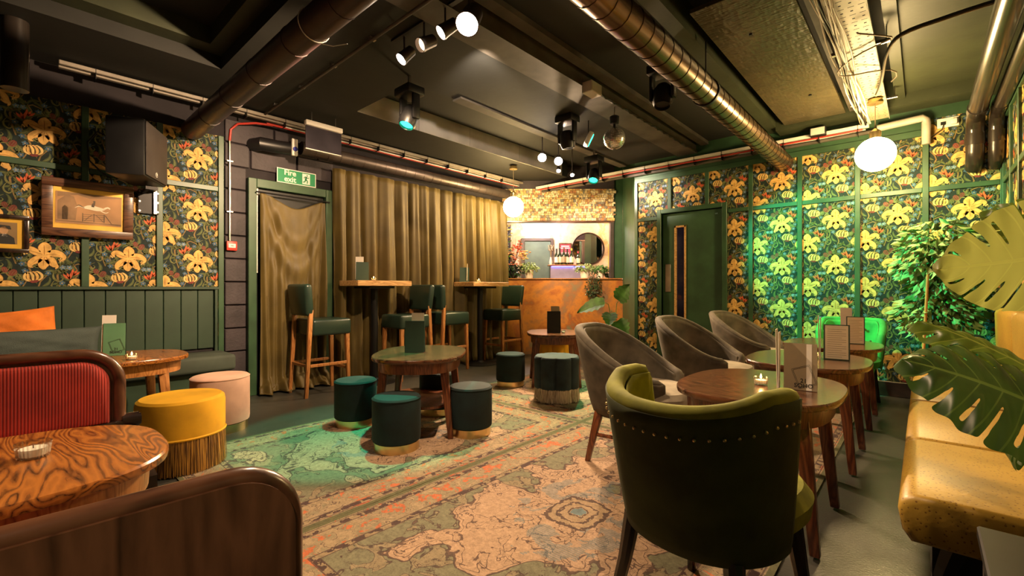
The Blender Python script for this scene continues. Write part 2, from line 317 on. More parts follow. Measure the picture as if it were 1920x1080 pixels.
# ------------------------------------------------------------------ mesh helpers
def V(*a): return Vector(a)
def frame(d):
    d = d.normalized(); u = Vector((0, 0, 1)) if abs(d.z) < 0.95 else Vector((1, 0, 0))
    a = d.cross(u).normalized(); return a, a.cross(d).normalized()
class MB:
    def __init__(s): s.v = []; s.f = []; s.mi = []; s.mats = []; s.uv = None
    def mid(s, m):
        if m not in s.mats: s.mats.append(m)
        return s.mats.index(m)
    def add(s, vs, fs, m=None):
        k = len(s.v); s.v += [tuple(p) for p in vs]; i = s.mid(m) if m else 0
        for f in fs: s.f.append(tuple(k+j for j in f)); s.mi.append(i)
        return s
    def box(s, c, d, rot=None, m=None, bev=0.0, seg=2, taper=None):
        bm = bmesh.new(); bmesh.ops.create_cube(bm, size=1)
        for q in bm.verts:
            q.co = Vector((q.co.x*d[0], q.co.y*d[1], q.co.z*d[2]))
            if taper and q.co.z < 0: q.co.x *= taper; q.co.y *= taper
        if bev: bmesh.ops.bevel(bm, geom=bm.edges[:], offset=bev, segments=seg, affect='EDGES', profile=0.5)
        R = (rot.to_matrix() if rot is not None else Matrix.Identity(3)); c = Vector(c)
        bm.verts.index_update(); s.add([R@q.co+c for q in bm.verts], [[q.index for q in f.verts] for f in bm.faces], m); bm.free(); return s
    def b2(s, a, b, m=None, bev=0.0, seg=2):
        return s.box([(a[i]+b[i])/2 for i in range(3)], [abs(b[i]-a[i]) for i in range(3)], None, m, bev, seg)
    def tube(s, pts, r, seg=10, m=None, cap=True):
        pts = [Vector(p) for p in pts]; n = len(pts); rs = r if isinstance(r, (list, tuple)) else [r]*n
        vs = []; fs = []; A = None
        for i, p in enumerate(pts):
            d = (pts[min(i+1, n-1)]-pts[max(i-1, 0)]).normalized()
            if A is None: A, B = frame(d)
            else:
                A = (A-d*A.dot(d)).normalized(); B = A.cross(d)
            for k in range(seg):
                t = 2*PI*k/seg; vs.append(p+(A*math.cos(t)+B*math.sin(t))*rs[i])
        for i in range(n-1):
            for k in range(seg):
                a = i*seg+k; b = i*seg+(k+1) % seg; fs.append((a, b, b+seg, a+seg))
        if cap: fs.append(tuple(range(seg))[::-1]); fs.append(tuple((n-1)*seg+k for k in range(seg)))
        return s.add(vs, fs, m)
    def cyl(s, c, r, h, seg=24, m=None, r2=None): return s.tube([c, (c[0], c[1], c[2]+h)], [r, r if r2 is None else r2], seg, m)
    def lathe(s, prof, c=(0, 0, 0), seg=32, m=None, rf=None, cap=True):
        vs = []; fs = []; n = len(prof)
        for r, z in prof:
            for k in range(seg):
                t = 2*PI*k/seg; q = r*(rf(t) if rf else 1); vs.append((c[0]+q*math.cos(t), c[1]+q*math.sin(t), c[2]+z))
        for i in range(n-1):
            for k in range(seg):
                a = i*seg+k; b = i*seg+(k+1) % seg; fs.append((a, b, b+seg, a+seg))
        if cap: fs.append(tuple(range(seg))[::-1]); fs.append(tuple((n-1)*seg+k for k in range(seg)))
        return s.add(vs, fs, m)
    def grid(s, P, nu, nv, m=None, closed=False):
        vs = [P(i/nu, j/nv) for i in range(nu+(0 if closed else 1)) for j in range(nv+1)]; fs = []; K = nu if closed else nu+1
        for i in range(nu):
            for j in range(nv):
                a = i*(nv+1)+j; b = ((i+1) % K)*(nv+1)+j; fs.append((a, b, b+1, a+1))
        return s.add(vs, fs, m)
    def prism(s, pts, z0, z1, m=None):
        n = len(pts); vs = [(x, y, z0) for x, y in pts]+[(x, y, z1) for x, y in pts]
        fs = [tuple(range(n))[::-1], tuple(range(n, 2*n))]+[(i, (i+1) % n, n+(i+1) % n, n+i) for i in range(n)]
        return s.add(vs, fs, m)
    def xf(s, M_): s.v = [tuple(M_@Vector(p)) for p in s.v]; return s
    def obj(s, name, m=None, parent=None, smooth=True, angle=35):
        me = bpy.data.meshes.new(name); me.from_pydata(s.v, [], s.f)
        ms = s.mats or [m]
        for q in ms: me.materials.append(M[q] if isinstance(q, str) else q)
        if s.mats: me.polygons.foreach_set('material_index', s.mi)
        me.update()
        if smooth:
            me.polygons.foreach_set('use_smooth', [True]*len(me.polygons))
            me.set_sharp_from_angle(angle=math.radians(angle))
        o = bpy.data.objects.new(name, me); C.objects.link(o)
        if parent: o.parent = parent
        return o
def tag(o, label=None, cat=None, group=None, kind=None):
    if label: o['label'] = label
    if cat: o['category'] = cat
    if group: o['group'] = group
    if kind: o['kind'] = kind
    return o
def thing(name, label, cat, loc=(0, 0, 0), rz=0, group=None):
    o = bpy.data.objects.new(name, None); C.objects.link(o); o.empty_display_size = 0.05
    o.location = loc; o.rotation_euler = (0, 0, rz); return tag(o, label, cat, group)
def struct(name, mb, m, parent=None, smooth=False):
    o = mb.obj(name, m, parent, smooth)
    if parent is None: tag(o, kind='structure')
    return o
def setting(name, loc=(0, 0, 0)):
    o = bpy.data.objects.new(name, None); C.objects.link(o); o.location = loc; o['kind'] = 'structure'; return o
KIDS = {}
def kids(o): return [c for c in bpy.data.objects if c.parent == o]
def dup(o, loc=None, rz=None, label=None, group=None, parent=None):
    c = o.copy(); C.objects.link(c)
    if parent: c.parent = parent
    for k in kids(o): dup(k, parent=c)
    if loc: c.location = loc
    if rz is not None: c.rotation_euler = (0, 0, rz)
    if label: c['label'] = label
    if group: c['group'] = group
    return c
def piece(o, loc, rot=None, parent=None):
    c = o.copy(); C.objects.link(c); c.location = loc
    if rot: c.rotation_euler = rot
    if parent: c.parent = parent
    return c
RN = random.Random(7)
XL, XR, YB, YF = -4.92, 0.527, -1.7, 5.75      # left wall, near right wall, wall behind the camera, far right wall
ZC, ZS = 2.75, 2.98                              # underside of the lowered panels, the slab

# ------------------------------------------------------------------ floor, walls, ceiling
struct('floor', MB().b2((-7.2, YB-0.2, -0.1), (XR+0.3, 8.6, 0)), 'floor')
wall_left = struct('wall_left', MB().b2((XL-0.2, YB-0.2, 0), (XL, 5.22, ZS)), 'mortar')
wall_near = struct('wall_right', MB().b2((XR, YB-0.2, 0), (XR+0.2, YF+0.2, ZS)), 'green_paint')
DX0, DX1, DZ = -2.545, -1.785, 2.02                # door hole in the far wall
fw = MB(); fw.b2((-2.93, YF, 0), (DX0, YF+0.14, ZS)).b2((DX1, YF, 0), (XR+0.2, YF+0.14, ZS)).b2((DX0, YF, DZ), (DX1, YF+0.14, ZS))
wall_far = struct('wall_far', fw, 'green_paint')
struct('wall_back', MB().b2((XL-0.2, YB-0.2, 0), (XR+0.2, YB, ZS)), 'block')
struct('ceiling', MB().b2((-7.2, YB-0.2, ZS), (XR+0.3, 8.6, ZS+0.1)), 'dark_paint')

# --- wallpaper: printed motifs on a ground, as flat print laid on the wall
class Print:
    def __init__(s, u0, u1, v0, v1): s.b = (u0, u1, v0, v1); s.mb = MB(); s.n = 0
    def poly(s, pts, m, lay):
        for ax, lim, sg in ((0, s.b[0], 1), (0, s.b[1], -1), (1, s.b[2], 1), (1, s.b[3], -1)):
            out = []
            for i in range(len(pts)):
                a, b = pts[i-1], pts[i]; da = (a[ax]-lim)*sg; db = (b[ax]-lim)*sg
                if (da >= 0) != (db >= 0):
                    t = da/(da-db); out.append((a[0]+(b[0]-a[0])*t, a[1]+(b[1]-a[1])*t))
                if db >= 0: out.append(b)
            pts = out
            if len(pts) < 3: return
        s.mb.add([(p[0], p[1], 0.0015+lay*0.0003) for p in pts], [tuple(range(len(pts)))], m)
def curve(pts, k=5):
    out = []; n = len(pts)
    for i in range(n-1):
        p0, p1, p2, p3 = pts[max(i-1, 0)], pts[i], pts[i+1], pts[min(i+2, n-1)]
        for j in range(k):
            t = j/k; out.append(tuple(0.5*((2*b)+(c-a)*t+(2*a-5*b+4*c-d)*t*t+(3*b-a-3*c+d)*t**3) for a, b, c, d in zip(p0, p1, p2, p3)))
    return out+[tuple(pts[-1])]
def ribbon(pts, k=4):
    """pts (x, y, halfwidth) -> quads"""
    c = curve(pts, k); L = []; R = []
    for i, p in enumerate(c):
        a = c[max(i-1, 0)]; b = c[min(i+1, len(c)-1)]; dx, dy = b[0]-a[0], b[1]-a[1]; l = math.hypot(dx, dy) or 1
        w = max(p[2], 0.0); L.append((p[0]-dy/l*w, p[1]+dx/l*w)); R.append((p[0]+dy/l*w, p[1]-dx/l*w))
    return [[L[i], R[i], R[i+1], L[i+1]] for i in range(len(c)-1)]
def flip(r): return [(-a[0],)+tuple(a[1:]) for a in r]
pet = [(0, .05, .14), (-.42, .20, .26), (-.80, .16, .22), (-1.05, -.10, .12), (-.90, -.32, .05), (-.74, -.24, .02)]
LILY = [[(0, 0, .14), (-.02, .34, .30), (-.02, .66, .34), (.02, .92, .18), (.05, 1.0, .04)], pet, [(0, 0, .10), (.42, .24, .22), (.74, .46, .20), (.95, .34, .14), (.88, .12, .03)],
        [(0, .05, .14), (-.30, -.30, .27), (-.50, -.62, .20), (-.66, -.80, .10), (-.58, -.95, .02)], [(0, .05, .12), (.36, -.28, .25), (.66, -.52, .19), (.72, -.80, .10), (.56, -.86, .02)], [(0, 0, .16), (.02, -.42, .30), (.06, -.78, .24), (.0, -1.0, .06)]]
LLINE = [[(0, .1, .03), (0, .5, .035), (.02, .8, .02)], [(-.1, .08, .03), (-.5, .14, .03), (-.85, .02, .015)], [(.1, .1, .03), (.5, .26, .03), (.8, .34, .015)], [(0, -.1, .03), (.05, -.5, .03), (.05, -.8, .01)], [(-.08, -.1, .03), (-.3, -.45, .03), (-.38, -.75, .01)], [(.1, -.1, .03), (.42, -.38, .03), (.6, -.6, .01)]]
TURB = [[(-.12+.08*k, -.35, .05), (-.66+.36*k, .0, .10), (-.72+.38*k, .45, .12), (-.42+.30*k, .85, .07), (-.22+.26*k, .80, .02)] for k in range(4)]
def motif(P, kind, cx, cy, s, a=0.0, lay=0):
    ca, sa = math.cos(a)*s, math.sin(a)*s
    def T(q): return [(cx+x*ca-y*sa, cy+x*sa+y*ca) for x, y in q]
    def rb(r, m, l, grow=0.0, k=3):
        for q in ribbon([(x, y, w+grow) for x, y, w in r], k): P.poly(T(q), m, l)
    if kind == 'lily':
        for r in LILY: rb(r, 'wp_line', 6, .035)
        for r in LILY: rb(r, 'wp_gold', 7)
        P.poly(T([(.34*math.cos(q*.63), .04+.34*math.sin(q*.63)) for q in range(10)]), 'wp_gold', 8)
        for r in LLINE: rb(r, 'wp_vein', 9, -.008)
    elif kind == 'turban':
        P.poly(T([(-.4, -.3), (.4, -.3), (.5, .3), (-.5, .3)]), 'wp_line', 5)
        for r in TURB+[flip(TURB[0])]: rb(r, 'wp_line', 6, .03)
        for i, r in enumerate(TURB+[flip(TURB[0])]): rb(r, 'wp_gold' if i % 2 else 'wp_cream', 7)
        P.poly(T([(-.42, -.30), (-.2, -.46), (.2, -.46), (.42, -.30), (.3, -.16), (-.3, -.16)]), 'wp_maroon', 8)
    elif kind == 'tulip':
        for w in (-.45, 0, .45): rb([(0, -.7, .1), (w, 0, .28), (w*1.7, .75, .02)], 'wp_red', 6)
    elif kind == 'flower':
        for i in range(5):
            t = 2*PI*i/5; rb([(0, 0, .1), (math.cos(t)*.55, math.sin(t)*.55, .34), (math.cos(t), math.sin(t), .05)], lay, 5, 0, 2)
        P.poly(T([(.2*math.cos(t), .2*math.sin(t)) for t in (0, 1.2, 2.5, 3.7, 5)]), 'wp_cream', 6)
    elif kind == 'thistle':
        P.poly(T([(math.cos(t)*.8, math.sin(t)) for t in [PI*k/5 for k in range(10)]]), 'wp_maroon', 5)
        for q in (-.4, 0, .4): rb([(q, -.7, .03), (q*1.3, 0, .05), (q, .7, .03)], 'wp_leaf2', 6, 0, 2)
    elif kind == 'leaf':
        rb([(-1, 0, .02), (-.4, .22, .26), (.3, .2, .22), (.9, -.2, .10), (1.0, -.5, .02)], 'wp_leaf', 2)
        rb([(-.9, .02, .03), (-.3, .24, .05), (.3, .2, .04), (.8, -.1, .01)], 'wp_leaf2', 3)
    elif kind == 'curl':
        rb([(-1, -.6, .02), (-.5, .2, .07), (.2, .5, .13), (.75, .2, .11), (.6, -.25, .06), (.25, -.15, .02)], 'wp_leaf2', 3)
CW, CH = 0.49, 0.47
rg = random.Random(11)
GROUP = [('lily', 0, 0, .102, 0, 0), ('turban', .055, -.175, .062, -.15, 0), ('tulip', .115, .085, .032, -.3, 0), ('tulip', .078, .055+.055, .030, .4, 0), ('thistle', -.085, .105, .026, .5, 0), ('thistle', -.045, .125, .022, -.3, 0)]
for q in ((.13, -.02), (-.10, -.085), (.03, .135), (-.125, .03), (.10, -.115), (-.02, -.13), (.0, .19), (.15, .03), (-.13, .17), (.11, .15)):
    GROUP.append(('flower', q[0], q[1], .019, rg.random()*6, rg.choice(['wp_blue', 'wp_blue2', 'wp_blue'])))
for q in ((-.09, -.03), (.10, .02)): GROUP.append(('flower', q[0], q[1], .018, rg.random()*6, 'wp_cream'))
for i in range(38): GROUP.append(('leaf', rg.uniform(-.12, .12), rg.uniform(-.23, .23), rg.uniform(.034, .058), rg.random()*6.28, 0))
for i in range(12): GROUP.append(('curl', rg.uniform(-.12, .12), rg.uniform(-.23, .23), rg.uniform(.04, .055), rg.random()*6.28, 0))
STEMS = [[(-.10, -.30, .004), (-.07, -.15, .006), (-.11, 0, .006), (-.04, .12, .006), (.03, .24, .005), (-.02, .33, .002)], [(.12, -.25, .003), (.07, -.12, .005), (.12, .0, .005), (.06, .10, .005), (.1, .2, .002)],
         [(-.04, .12, .005), (.06, .18, .004), (.13, .12, .002)]]
def wallpaper(u0, u1, v0, v1):
    P = Print(u0, u1, v0, v1)
    P.mb.add([(u0, v0, 0), (u1, v0, 0), (u1, v1, 0), (u0, v1, 0)], [(0, 1, 2, 3)], 'wp_ground')
    for i in range(int((u0-.3)/(CW/2))-1, int((u1+.3)/(CW/2))+2):
        for j in range(int((v0-.3)/CH)-1, int((v1+.3)/CH)+2):
            cx = (i+.25)*CW/2; cy = (j+.25)*CH+(CH/2 if i % 2 else 0)
            if cx < u0-.22 or cx > u1+.22 or cy < v0-.36 or cy > v1+.36: continue
            for st in STEMS:
                for q in ribbon([(cx+a, cy+b, w) for a, b, w in st], 3): P.poly(q, 'wp_stem', 1)
            for k, x, y, s, a, l in GROUP: motif(P, k, cx+x, cy+y, s, a, l)
    return P.mb
BW = 0.045                                        # width of the green battens
def paper(parent, plane, u0, u1, v0, v1):
    mb = wallpaper(u0, u1, v0, v1)
    if plane == 'far': Mx = Matrix(((1, 0, 0, 0), (0, 0, -1, YF-0.001), (0, 1, 0, 0), (0, 0, 0, 1)))
    elif plane == 'left': Mx = Matrix(((0, 0, 1, XL+0.001), (-1, 0, 0, 0), (0, 1, 0, 0), (0, 0, 0, 1)))
    else: Mx = Matrix(((0, 0, -1, XR-0.001), (-1, 0, 0, 0), (0, 1, 0, 0), (0, 0, 0, 1)))
    return mb.xf(Mx).obj('wallpaper', None, parent, False)
def batten(parent, a, b): return MB().b2(a, b, None, 0.003, 1).obj('batten', 'green_paint', parent)
# far wall, between green battens
for a, b, z0, z1 in [(-2.89, -2.586, .14, 2.50), (-1.735, -1.474, .14, 2.50), (-1.474, -.988, .14, 2.50), (-.988, -.489, .14, 2.50), (-.489, .018, .14, 2.50), (.018, .525, .14, 2.62), (-2.586, -1.735, 2.06, 2.50)]:
    paper(wall_far, 'far', a, b, z0, z1)
for x, z0 in ((-2.90, 0), (-2.434, 2.06), (-1.964, 2.06), (-1.474, 0), (-.988, 0), (-.489, 0), (.018, 0)):
    batten(wall_far, (x-BW/2, YF-.022, max(z0, .14)), (x+BW/2, YF-.0005, 2.50))
batten(wall_far, (.495, YF-.03, .14), (.527, YF-.0005, 2.27))
for a, b in ((-2.878, -2.60), (-1.72, -1.497), (-1.451, -1.011), (-.965, -.512), (-.466, -.005), (.041, .495)): batten(wall_far, (a, YF-.02, 1.945), (b, YF-.0005, 1.99))
batten(wall_far, (-2.92, YF-.024, 2.47), (.0, YF-.0007, 2.53))
struct('baseboard_far', MB().b2((-1.74, YF-.03, 0), (.527, YF-.0005, .145), None, .006, 1), 'blackwood')
# left wall
LY = [-1.6, -1.05, -.56, -.07, .408, .88, 1.344]
for a, b in zip(LY[1:-1], LY[2:]): paper(wall_left, 'left', -b, -a, .40, 2.48)
for y in LY[1:]: batten(wall_left, (XL+.0005, y-BW/2, .40), (XL+.024, y+BW/2, 2.48))
for a, b in zip(LY[1:-1], LY[2:]): batten(wall_left, (XL+.0005, a+.024, 1.955), (XL+.022, b-.024, 2.0))
# near right wall
for a, b in ((4.85, 5.74), (3.9, 4.85), (2.9, 3.9), (1.9, 2.9), (.9, 1.9)): paper(wall_near, 'near', -b, -a, .14, 2.55)
for y in (5.70, 5.28, 4.85, 4.37, 3.9, 3.4, 2.9, 2.4, 1.9, 1.4, .9): batten(wall_near, (XR-.024, y-BW/2, .14), (XR-.0005, y+BW/2, 2.55))
for a, b in ((4.87, 5.26), (5.30, 5.68), (4.39, 4.83), (3.92, 4.35)):
    batten(wall_near, (XR-.022, a, 1.945), (XR-.0005, b, 1.99)); batten(wall_near, (XR-.022, a, 2.48), (XR-.0005, b, 2.53))
# black painted blockwork round the fire door, block by block
blk = None
for r in range(12):
    z = r*.222; off = 0 if r % 2 else .22
    y = 1.37-off
    while y < 2.5:
        y0, y1 = max(y, 1.372), min(y+.44, 2.44)
        z1 = z+.215
        if z < 2.13 and y1 > 1.56: y1 = 1.56
        if y1-y0 > .03 and not (z < 2.13 and y0 > 1.55):
            MB().b2((XL, y0+.004, z+.004), (XL+.022+RN.random()*.003, y1-.004, z1), None, .006, 1).obj('block', 'block', wall_left, False)
        y += .448
# fire door frame and lining
d1 = setting('door_1'); fx = XL
MB().b2((fx, 1.56, 0), (fx+.075, 1.635, 2.125), None, .004, 1).obj('door_frame', 'green_paint', d1)
MB().b2((fx, 2.33, 0), (fx+.075, 2.405, 2.125), None, .004, 1).obj('door_frame', 'green_paint', d1)
MB().b2((fx, 1.636, 2.04), (fx+.075, 2.329, 2.125), None, .004, 1).obj('door_frame', 'green_paint', d1)
MB().b2((fx, 1.64, 0.001), (fx+.02, 2.325, 2.035)).obj('door_leaf', 'black', d1)
MB().b2((fx+.021, 1.64, 1.2), (fx+.035, 1.66, 2.07)).obj('intumescent_strip', 'white', d1)
# green door with a long vision panel in the far wall
d2 = setting('door_2')
for a, b in (((-2.60, YF-.03, 0), (-2.545, YF+.10, 2.075)), ((-1.785, YF-.03, 0), (-1.73, YF+.10, 2.075)), ((-2.545, YF-.03, 2.02), (-1.785, YF+.10, 2.075))):
    MB().b2(a, b, None, .004, 1).obj('door_frame', 'green_paint', d2)
lf = MB(); wx0, wx1 = -2.385, -2.235
lf.b2((-2.54, YF+.03, .005), (wx0, YF+.07, 2.015)).b2((wx1, YF+.03, .005), (-1.79, YF+.07, 2.015)).b2((wx0, YF+.03, 1.85), (wx1, YF+.07, 2.015)).b2((wx0, YF+.03, .005), (wx1, YF+.07, .45))
lf.obj('door_leaf', 'green_paint', d2, False)
bd = MB(); bd.b2((wx0, YF+.018, .45), (wx0+.022, YF+.05, 1.85)).b2((wx1-.022, YF+.018, .45), (wx1, YF+.05, 1.85)).b2((wx0, YF+.018, 1.828), (wx1, YF+.05, 1.85)).b2((wx0, YF+.018, .45), (wx1, YF+.05, .472))
tag(bd.obj('window_beading', 'oak', d2), 'light oak beading round the narrow pane')
MB().b2((wx0+.022, YF+.045, .472), (wx1-.022, YF+.05, 1.828)).obj('pane', 'pglass', d2)
tag(MB().b2((-2.505, YF+.022, 1.0), (-2.435, YF+.029, 1.36), None, .002, 1).obj('push_plate', 'steel', d2), 'brushed steel push plate')
MB().b2((-1.88, YF+.026, 1.95), (-1.85, YF+.031, 1.965)).obj('door_fixing', 'steel', d2)
struct('wall_lobby', MB().b2((-3.0, YF+1.1, 0), (-1.4, YF+1.2, 2.5)), plain('violet_lobby_paint', (0.03, 0.012, 0.06), 0.6))
# ceiling panels, beams
def panel(name, a, b, m): return struct(name, MB().b2(a, b), m)
panel('trim_1', (XL, YB, ZC), (-4.05, YF, ZS), 'dark_paint')
for a, b in ((2.26, 2.975), (2.98, 3.72), (3.725, 4.62), (4.625, 5.6)):
    o = MB().b2((-4.05, a, ZC+.002), (-4.043, b, ZS-.002)).obj('facing_board', 'white_face', bpy.data.objects['trim_1'], False)
panel('trim_2', (-4.05, 1.11, ZC), (-2.33, 2.25, ZS), 'dark_paint')
panel('trim_3', (-3.14, 2.25, ZC+.004), (-2.33, YF, ZS), 'dark_paint')
panel('trim_4', (-3.16, 2.7, ZC-.012), (-3.05, YF, ZC+.004), 'beam_paint')
panel('trim_5', (-2.33, YB, ZC-.02), (-2.10, YF, ZS), 'beam_paint')
panel('trim_6', (-2.04, YB, ZC+.06), (-1.95, YF, ZS), 'beam_paint')
panel('trim_7', (-1.95, YB, ZC+.10), (-1.27, YF, ZS), 'dark_paint')
panel('trim_8', (-1.27, YB, ZC+.02), (-1.17, YF-.05, ZS), 'coffer')
panel('trim_9', (-4.05, YB, ZC+.10), (-3.9, 1.11, ZS), 'coffer')
panel('trim_10', (-3.9, 1.0, ZC+.10), (-2.33, 1.11, ZS), 'coffer')
bo = struct('trim_11', MB().b2((-1.08, 2.85, ZC+.01), (-.56, 5.48, ZC+.035)), 'osb')
for x, y in ((-.86, 3.35), (-.74, 4.75)): MB().cyl((x, y, ZC-.002), .012, .012, 10).obj('fixing_bolt', 'black', bo)
panel('trim_12', (-.53, YB, ZC+.02), (-.49, YF, ZS), 'beam_paint')
panel('trim_13', (-.19, YB, ZC+.04), (-.12, YF, ZS), 'coffer')
panel('trim_14', (-.12, 2.0, ZC+.08), (.33, 5.55, ZS), 'coffer')
panel('trim_15', (.33, YB, ZC-.02), (XR, YF, ZS), 'coffer')
panel('trim_16', (-1.17, 5.50, ZC-.02), (.33, YF, ZS), 'coffer')
# short boarded strip ahead of the recess
for k in range(3): MB().b2((-.118, 1.1+k*.3, ZC+.07), (.325, 1.392+k*.3, ZC+.082)).obj('ceiling_board', 'coffer', bpy.data.objects['trim_14'])
# ------------------------------------------------------------------ curtains
def curtain(name, label, y0, y1, x, z0, z1, seed, pitch, amp, puddle=0.0):
    r = random.Random(seed); L = y1-y0; n = int(L/0.011)
    ph = [0]; 
    for i in range(n): ph.append(ph[-1]+2*PI*0.011/(pitch*(0.75+0.5*abs(math.sin(i*.031+seed)))))
    def P(u, v):
        i = min(int(u*n), n); z = z1+(z0-z1)*v; k = 0.35+0.65*min(1, v*2.2)
        a = math.sin(ph[i]+0.5*math.sin(v*2.5+seed)*v); b = math.sin(ph[i]*2.3+1.7+v)*.28
        dx = amp*k*(3.1*abs(math.sin(ph[i]*.5+.4*math.sin(v*2.5+seed)*v))**.5-1.6+b)
        yy = y0+u*L+0.02*math.sin(ph[i]*0.5+v*3)*v
        if v > .93: dx += (v-.93)*puddle*(1+math.sin(ph[i]*1.3)); z = z1+(z0-z1)*v+.012*(1+math.sin(ph[i]*2))
        return (x+amp*1.75+dx, yy, max(z, .006))
    mb = MB(); mb.grid(P, n, 36); o = mb.obj(name, 'curtain', None, True, 180)
    sm = o.modifiers.new('thickness', 'SOLIDIFY'); sm.thickness = 0.004
    return tag(o, label, 'curtain')
curtain('curtain', 'long pleated olive velvet curtain covering the wall behind the bar tables', 2.40, 5.16, XL+.012, 0.0, 2.37, 3, .185, .054, .3)
# the swagged curtain hung inside the fire door
def PD(u, v):
    z = 2.0*(1-v); y = 1.66+u*.66
    sag = math.exp(-((u-.52)/.33)**2); z2 = z-.13*sag*max(0, 1-v*1.1)+.0
    cat = v-.30*(1-((u-.52)/.5)**2); gather = .024*math.sin(cat*34)*max(0, 1-abs(cat+.02)/.26)*(1-abs(2*u-1)**3)
    edge = min(1, abs(2*u-1.0)*1.15)
    fold = (.034*math.sin(u*24+1.5*math.sin(v*3)+v*3.0*(u-.5))*(.12+.88*edge**1.5+.55*max(0, v-.55))+.012*math.sin(u*51+v*9*(u-.5))*(edge+v))*min(1, .3+v*1.4)
    belly = .05*sag*math.sin(min(1, v*1.4)*PI)
    x = XL+.085+fold+gather+belly
    if v > .86: x += (v-.86)*.7*(1+.5*math.sin(u*23)); y += (v-.86)*.9*(u-.25); z2 = max(.02, z2*.6+.03*math.sin(u*30+v*60)*(v-.8)*4)
    return (x, y, max(z2, .008))
o = MB().grid(PD, 110, 130).obj('door_curtain', 'curtain', None, True, 180)
sm = o.modifiers.new('thickness', 'SOLIDIFY'); sm.thickness = 0.004
tag(o, 'crumpled olive velvet drape sagging across the fire door and pooling on the floor', 'curtain')
rl = MB().tube([(XL+.10, 1.62, 1.99), (XL+.10, 2.36, 1.985)], .008, 8).obj('curtain_pole', 'black_metal')
tag(rl, 'thin dark pole holding the sagging drape in the fire door', 'pole')

# ------------------------------------------------------------------ the bar, turned across the corner
BL = (-4.837, 5.357, 0); BR = math.atan2(.670, .742)
def barset(name, kind='structure'):
    o = bpy.data.objects.new(name, None); C.objects.link(o); o.location = BL; o.rotation_euler = (0, 0, BR)
    if kind: o['kind'] = kind
    return o
def atbar(o): o.location = BL; o.rotation_euler = (0, 0, BR); return o
bc = barset('bar_counter', None); tag(bc, 'orange copper-patina bar counter with a thin timber top across the far corner', 'bar')
MB().b2((-.13, 0, 0), (1.755, .05, 1.185)).obj('front_panel', 'copper', bc, False)
MB().b2((-.13, .051, 0), (-.09, .55, 1.185)).obj('side_panel', 'darkwood', bc, False)
MB().b2((-.15, -.02, 1.186), (1.745, .56, 1.204), None, .004, 1).obj('worktop', 'warmwood', bc)
w = barset('wall_bar')
MB().b2((-.35, .0, 2.115), (1.62, .12, ZS)).obj('lintel', 'block', w, False)
MB().b2((-.35, -.012, 2.095), (1.62, .12, 2.114)).obj('lintel_edge', 'darkwood', w, False)
MB().b2((1.615, .02, 1.206), (1.76, .10, ZS)).obj('side_infill', 'green_paint', w, False)
MB().b2((1.56, -.004, 1.205), (1.615, .10, 2.094)).obj('steel_jamb', 'dull_steel', w, False)
MB().b2((-.30, .30, 1.205), (-.02, .34, 2.094)).obj('shelf_recess', plain('deep_blue_paint', (.015, .015, .12), .5), w, False)
# collage cards: several hundred small prints pasted on the lintel
rc = random.Random(5); cm = MB()
y = 2.12
while y < 2.62:
    x = -.34+rc.random()*.03; h = rc.uniform(.026, .05)
    while x < 1.6:
        wd = rc.uniform(.022, .06)
        if rc.random() < .25: wd, h2 = .024, .05
        else: h2 = h
        d = .003+rc.random()*.003
        cm.b2((x, -d, y), (x+wd-.005, -.0004, min(y+h2-.005, 2.62)), 'card%d' % rc.choice([0, 0, 1, 2, 2, 2, 3, 4, 5, 6, 6]))
        x += wd
    y += h
tag(cm.obj('pasted_card', None, w, False), kind='stuff')
struct('wall_return', MB().prism([(-2.932, 5.76), (-3.535, 6.535), (-3.44, 6.64), (-2.86, 5.92)], 0, ZS), 'green_paint')
# room behind the bar
rb = barset('wall_behind_bar')
MB().b2((-1.2, 1.52, 0), (2.9, 1.62, 2.6)).obj('back_panel', 'copper_pale', rb, False)
MB().b2((-1.3, .1, 0), (-1.2, 1.52, 2.6)).b2((2.0, .1, 0), (2.1, 1.52, 2.6)).obj('end_panel', 'copper_pale', rb, False)
MB().b2((-1.3, .12, 2.5), (2.9, 1.62, 2.58)).obj('bar_ceiling', 'white_face', rb, False)
d3 = barset('door_3')
tag(MB().b2((.18, 1.46, 0), (.24, 1.519, 2.0)).b2((.74, 1.46, 0), (.79, 1.519, 2.0)).b2((.24, 1.46, 1.95), (.74, 1.519, 2.0)).obj('door_frame', 'dull_steel', d3, False))
MB().b2((.245, 1.48, 0), (.735, 1.517, 1.945)).obj('door_leaf', plain('grey_green_door_paint', (.09, .13, .11), .35), d3, False)
def toworld(x, y, z):
    q = Matrix.Rotation(BR, 3, 'Z')@Vector((x, y, 0)); return (BL[0]+q.x, BL[1]+q.y, z)
def light_bar(): 
    point('ceiling_light', toworld(.55, .95, 2.35), 62, (1.0, .80, .70), .08)
    point('ceiling_light', toworld(1.75, 1.1, 2.3), 16, (1.0, .55, .25), .06)
light_bar()
b = thing('back_bar_shelf', 'narrow wooden bottle shelf behind the bar with a blue-lit front', 'shelf', BL, BR)
MB().b2((.66, 1.05, 1.455), (1.38, 1.28, 1.475), None, .003, 1).obj('shelf_board', 'warmwood', b)
MB().b2((.70, 1.08, 1.20), (1.36, 1.10, 1.452)).obj('front_panel', plain('violet_grey_panel', (.30, .26, .42), .5), b)
MB().b2((.72, 1.062, 1.43), (1.34, 1.075, 1.445)).obj('light_strip', 'blue_strip', b)
for x in (.7, 1.34): MB().b2((x-.01, 1.1, 0), (x+.01, 1.27, 1.452)).obj('upright', 'blackwood', b)
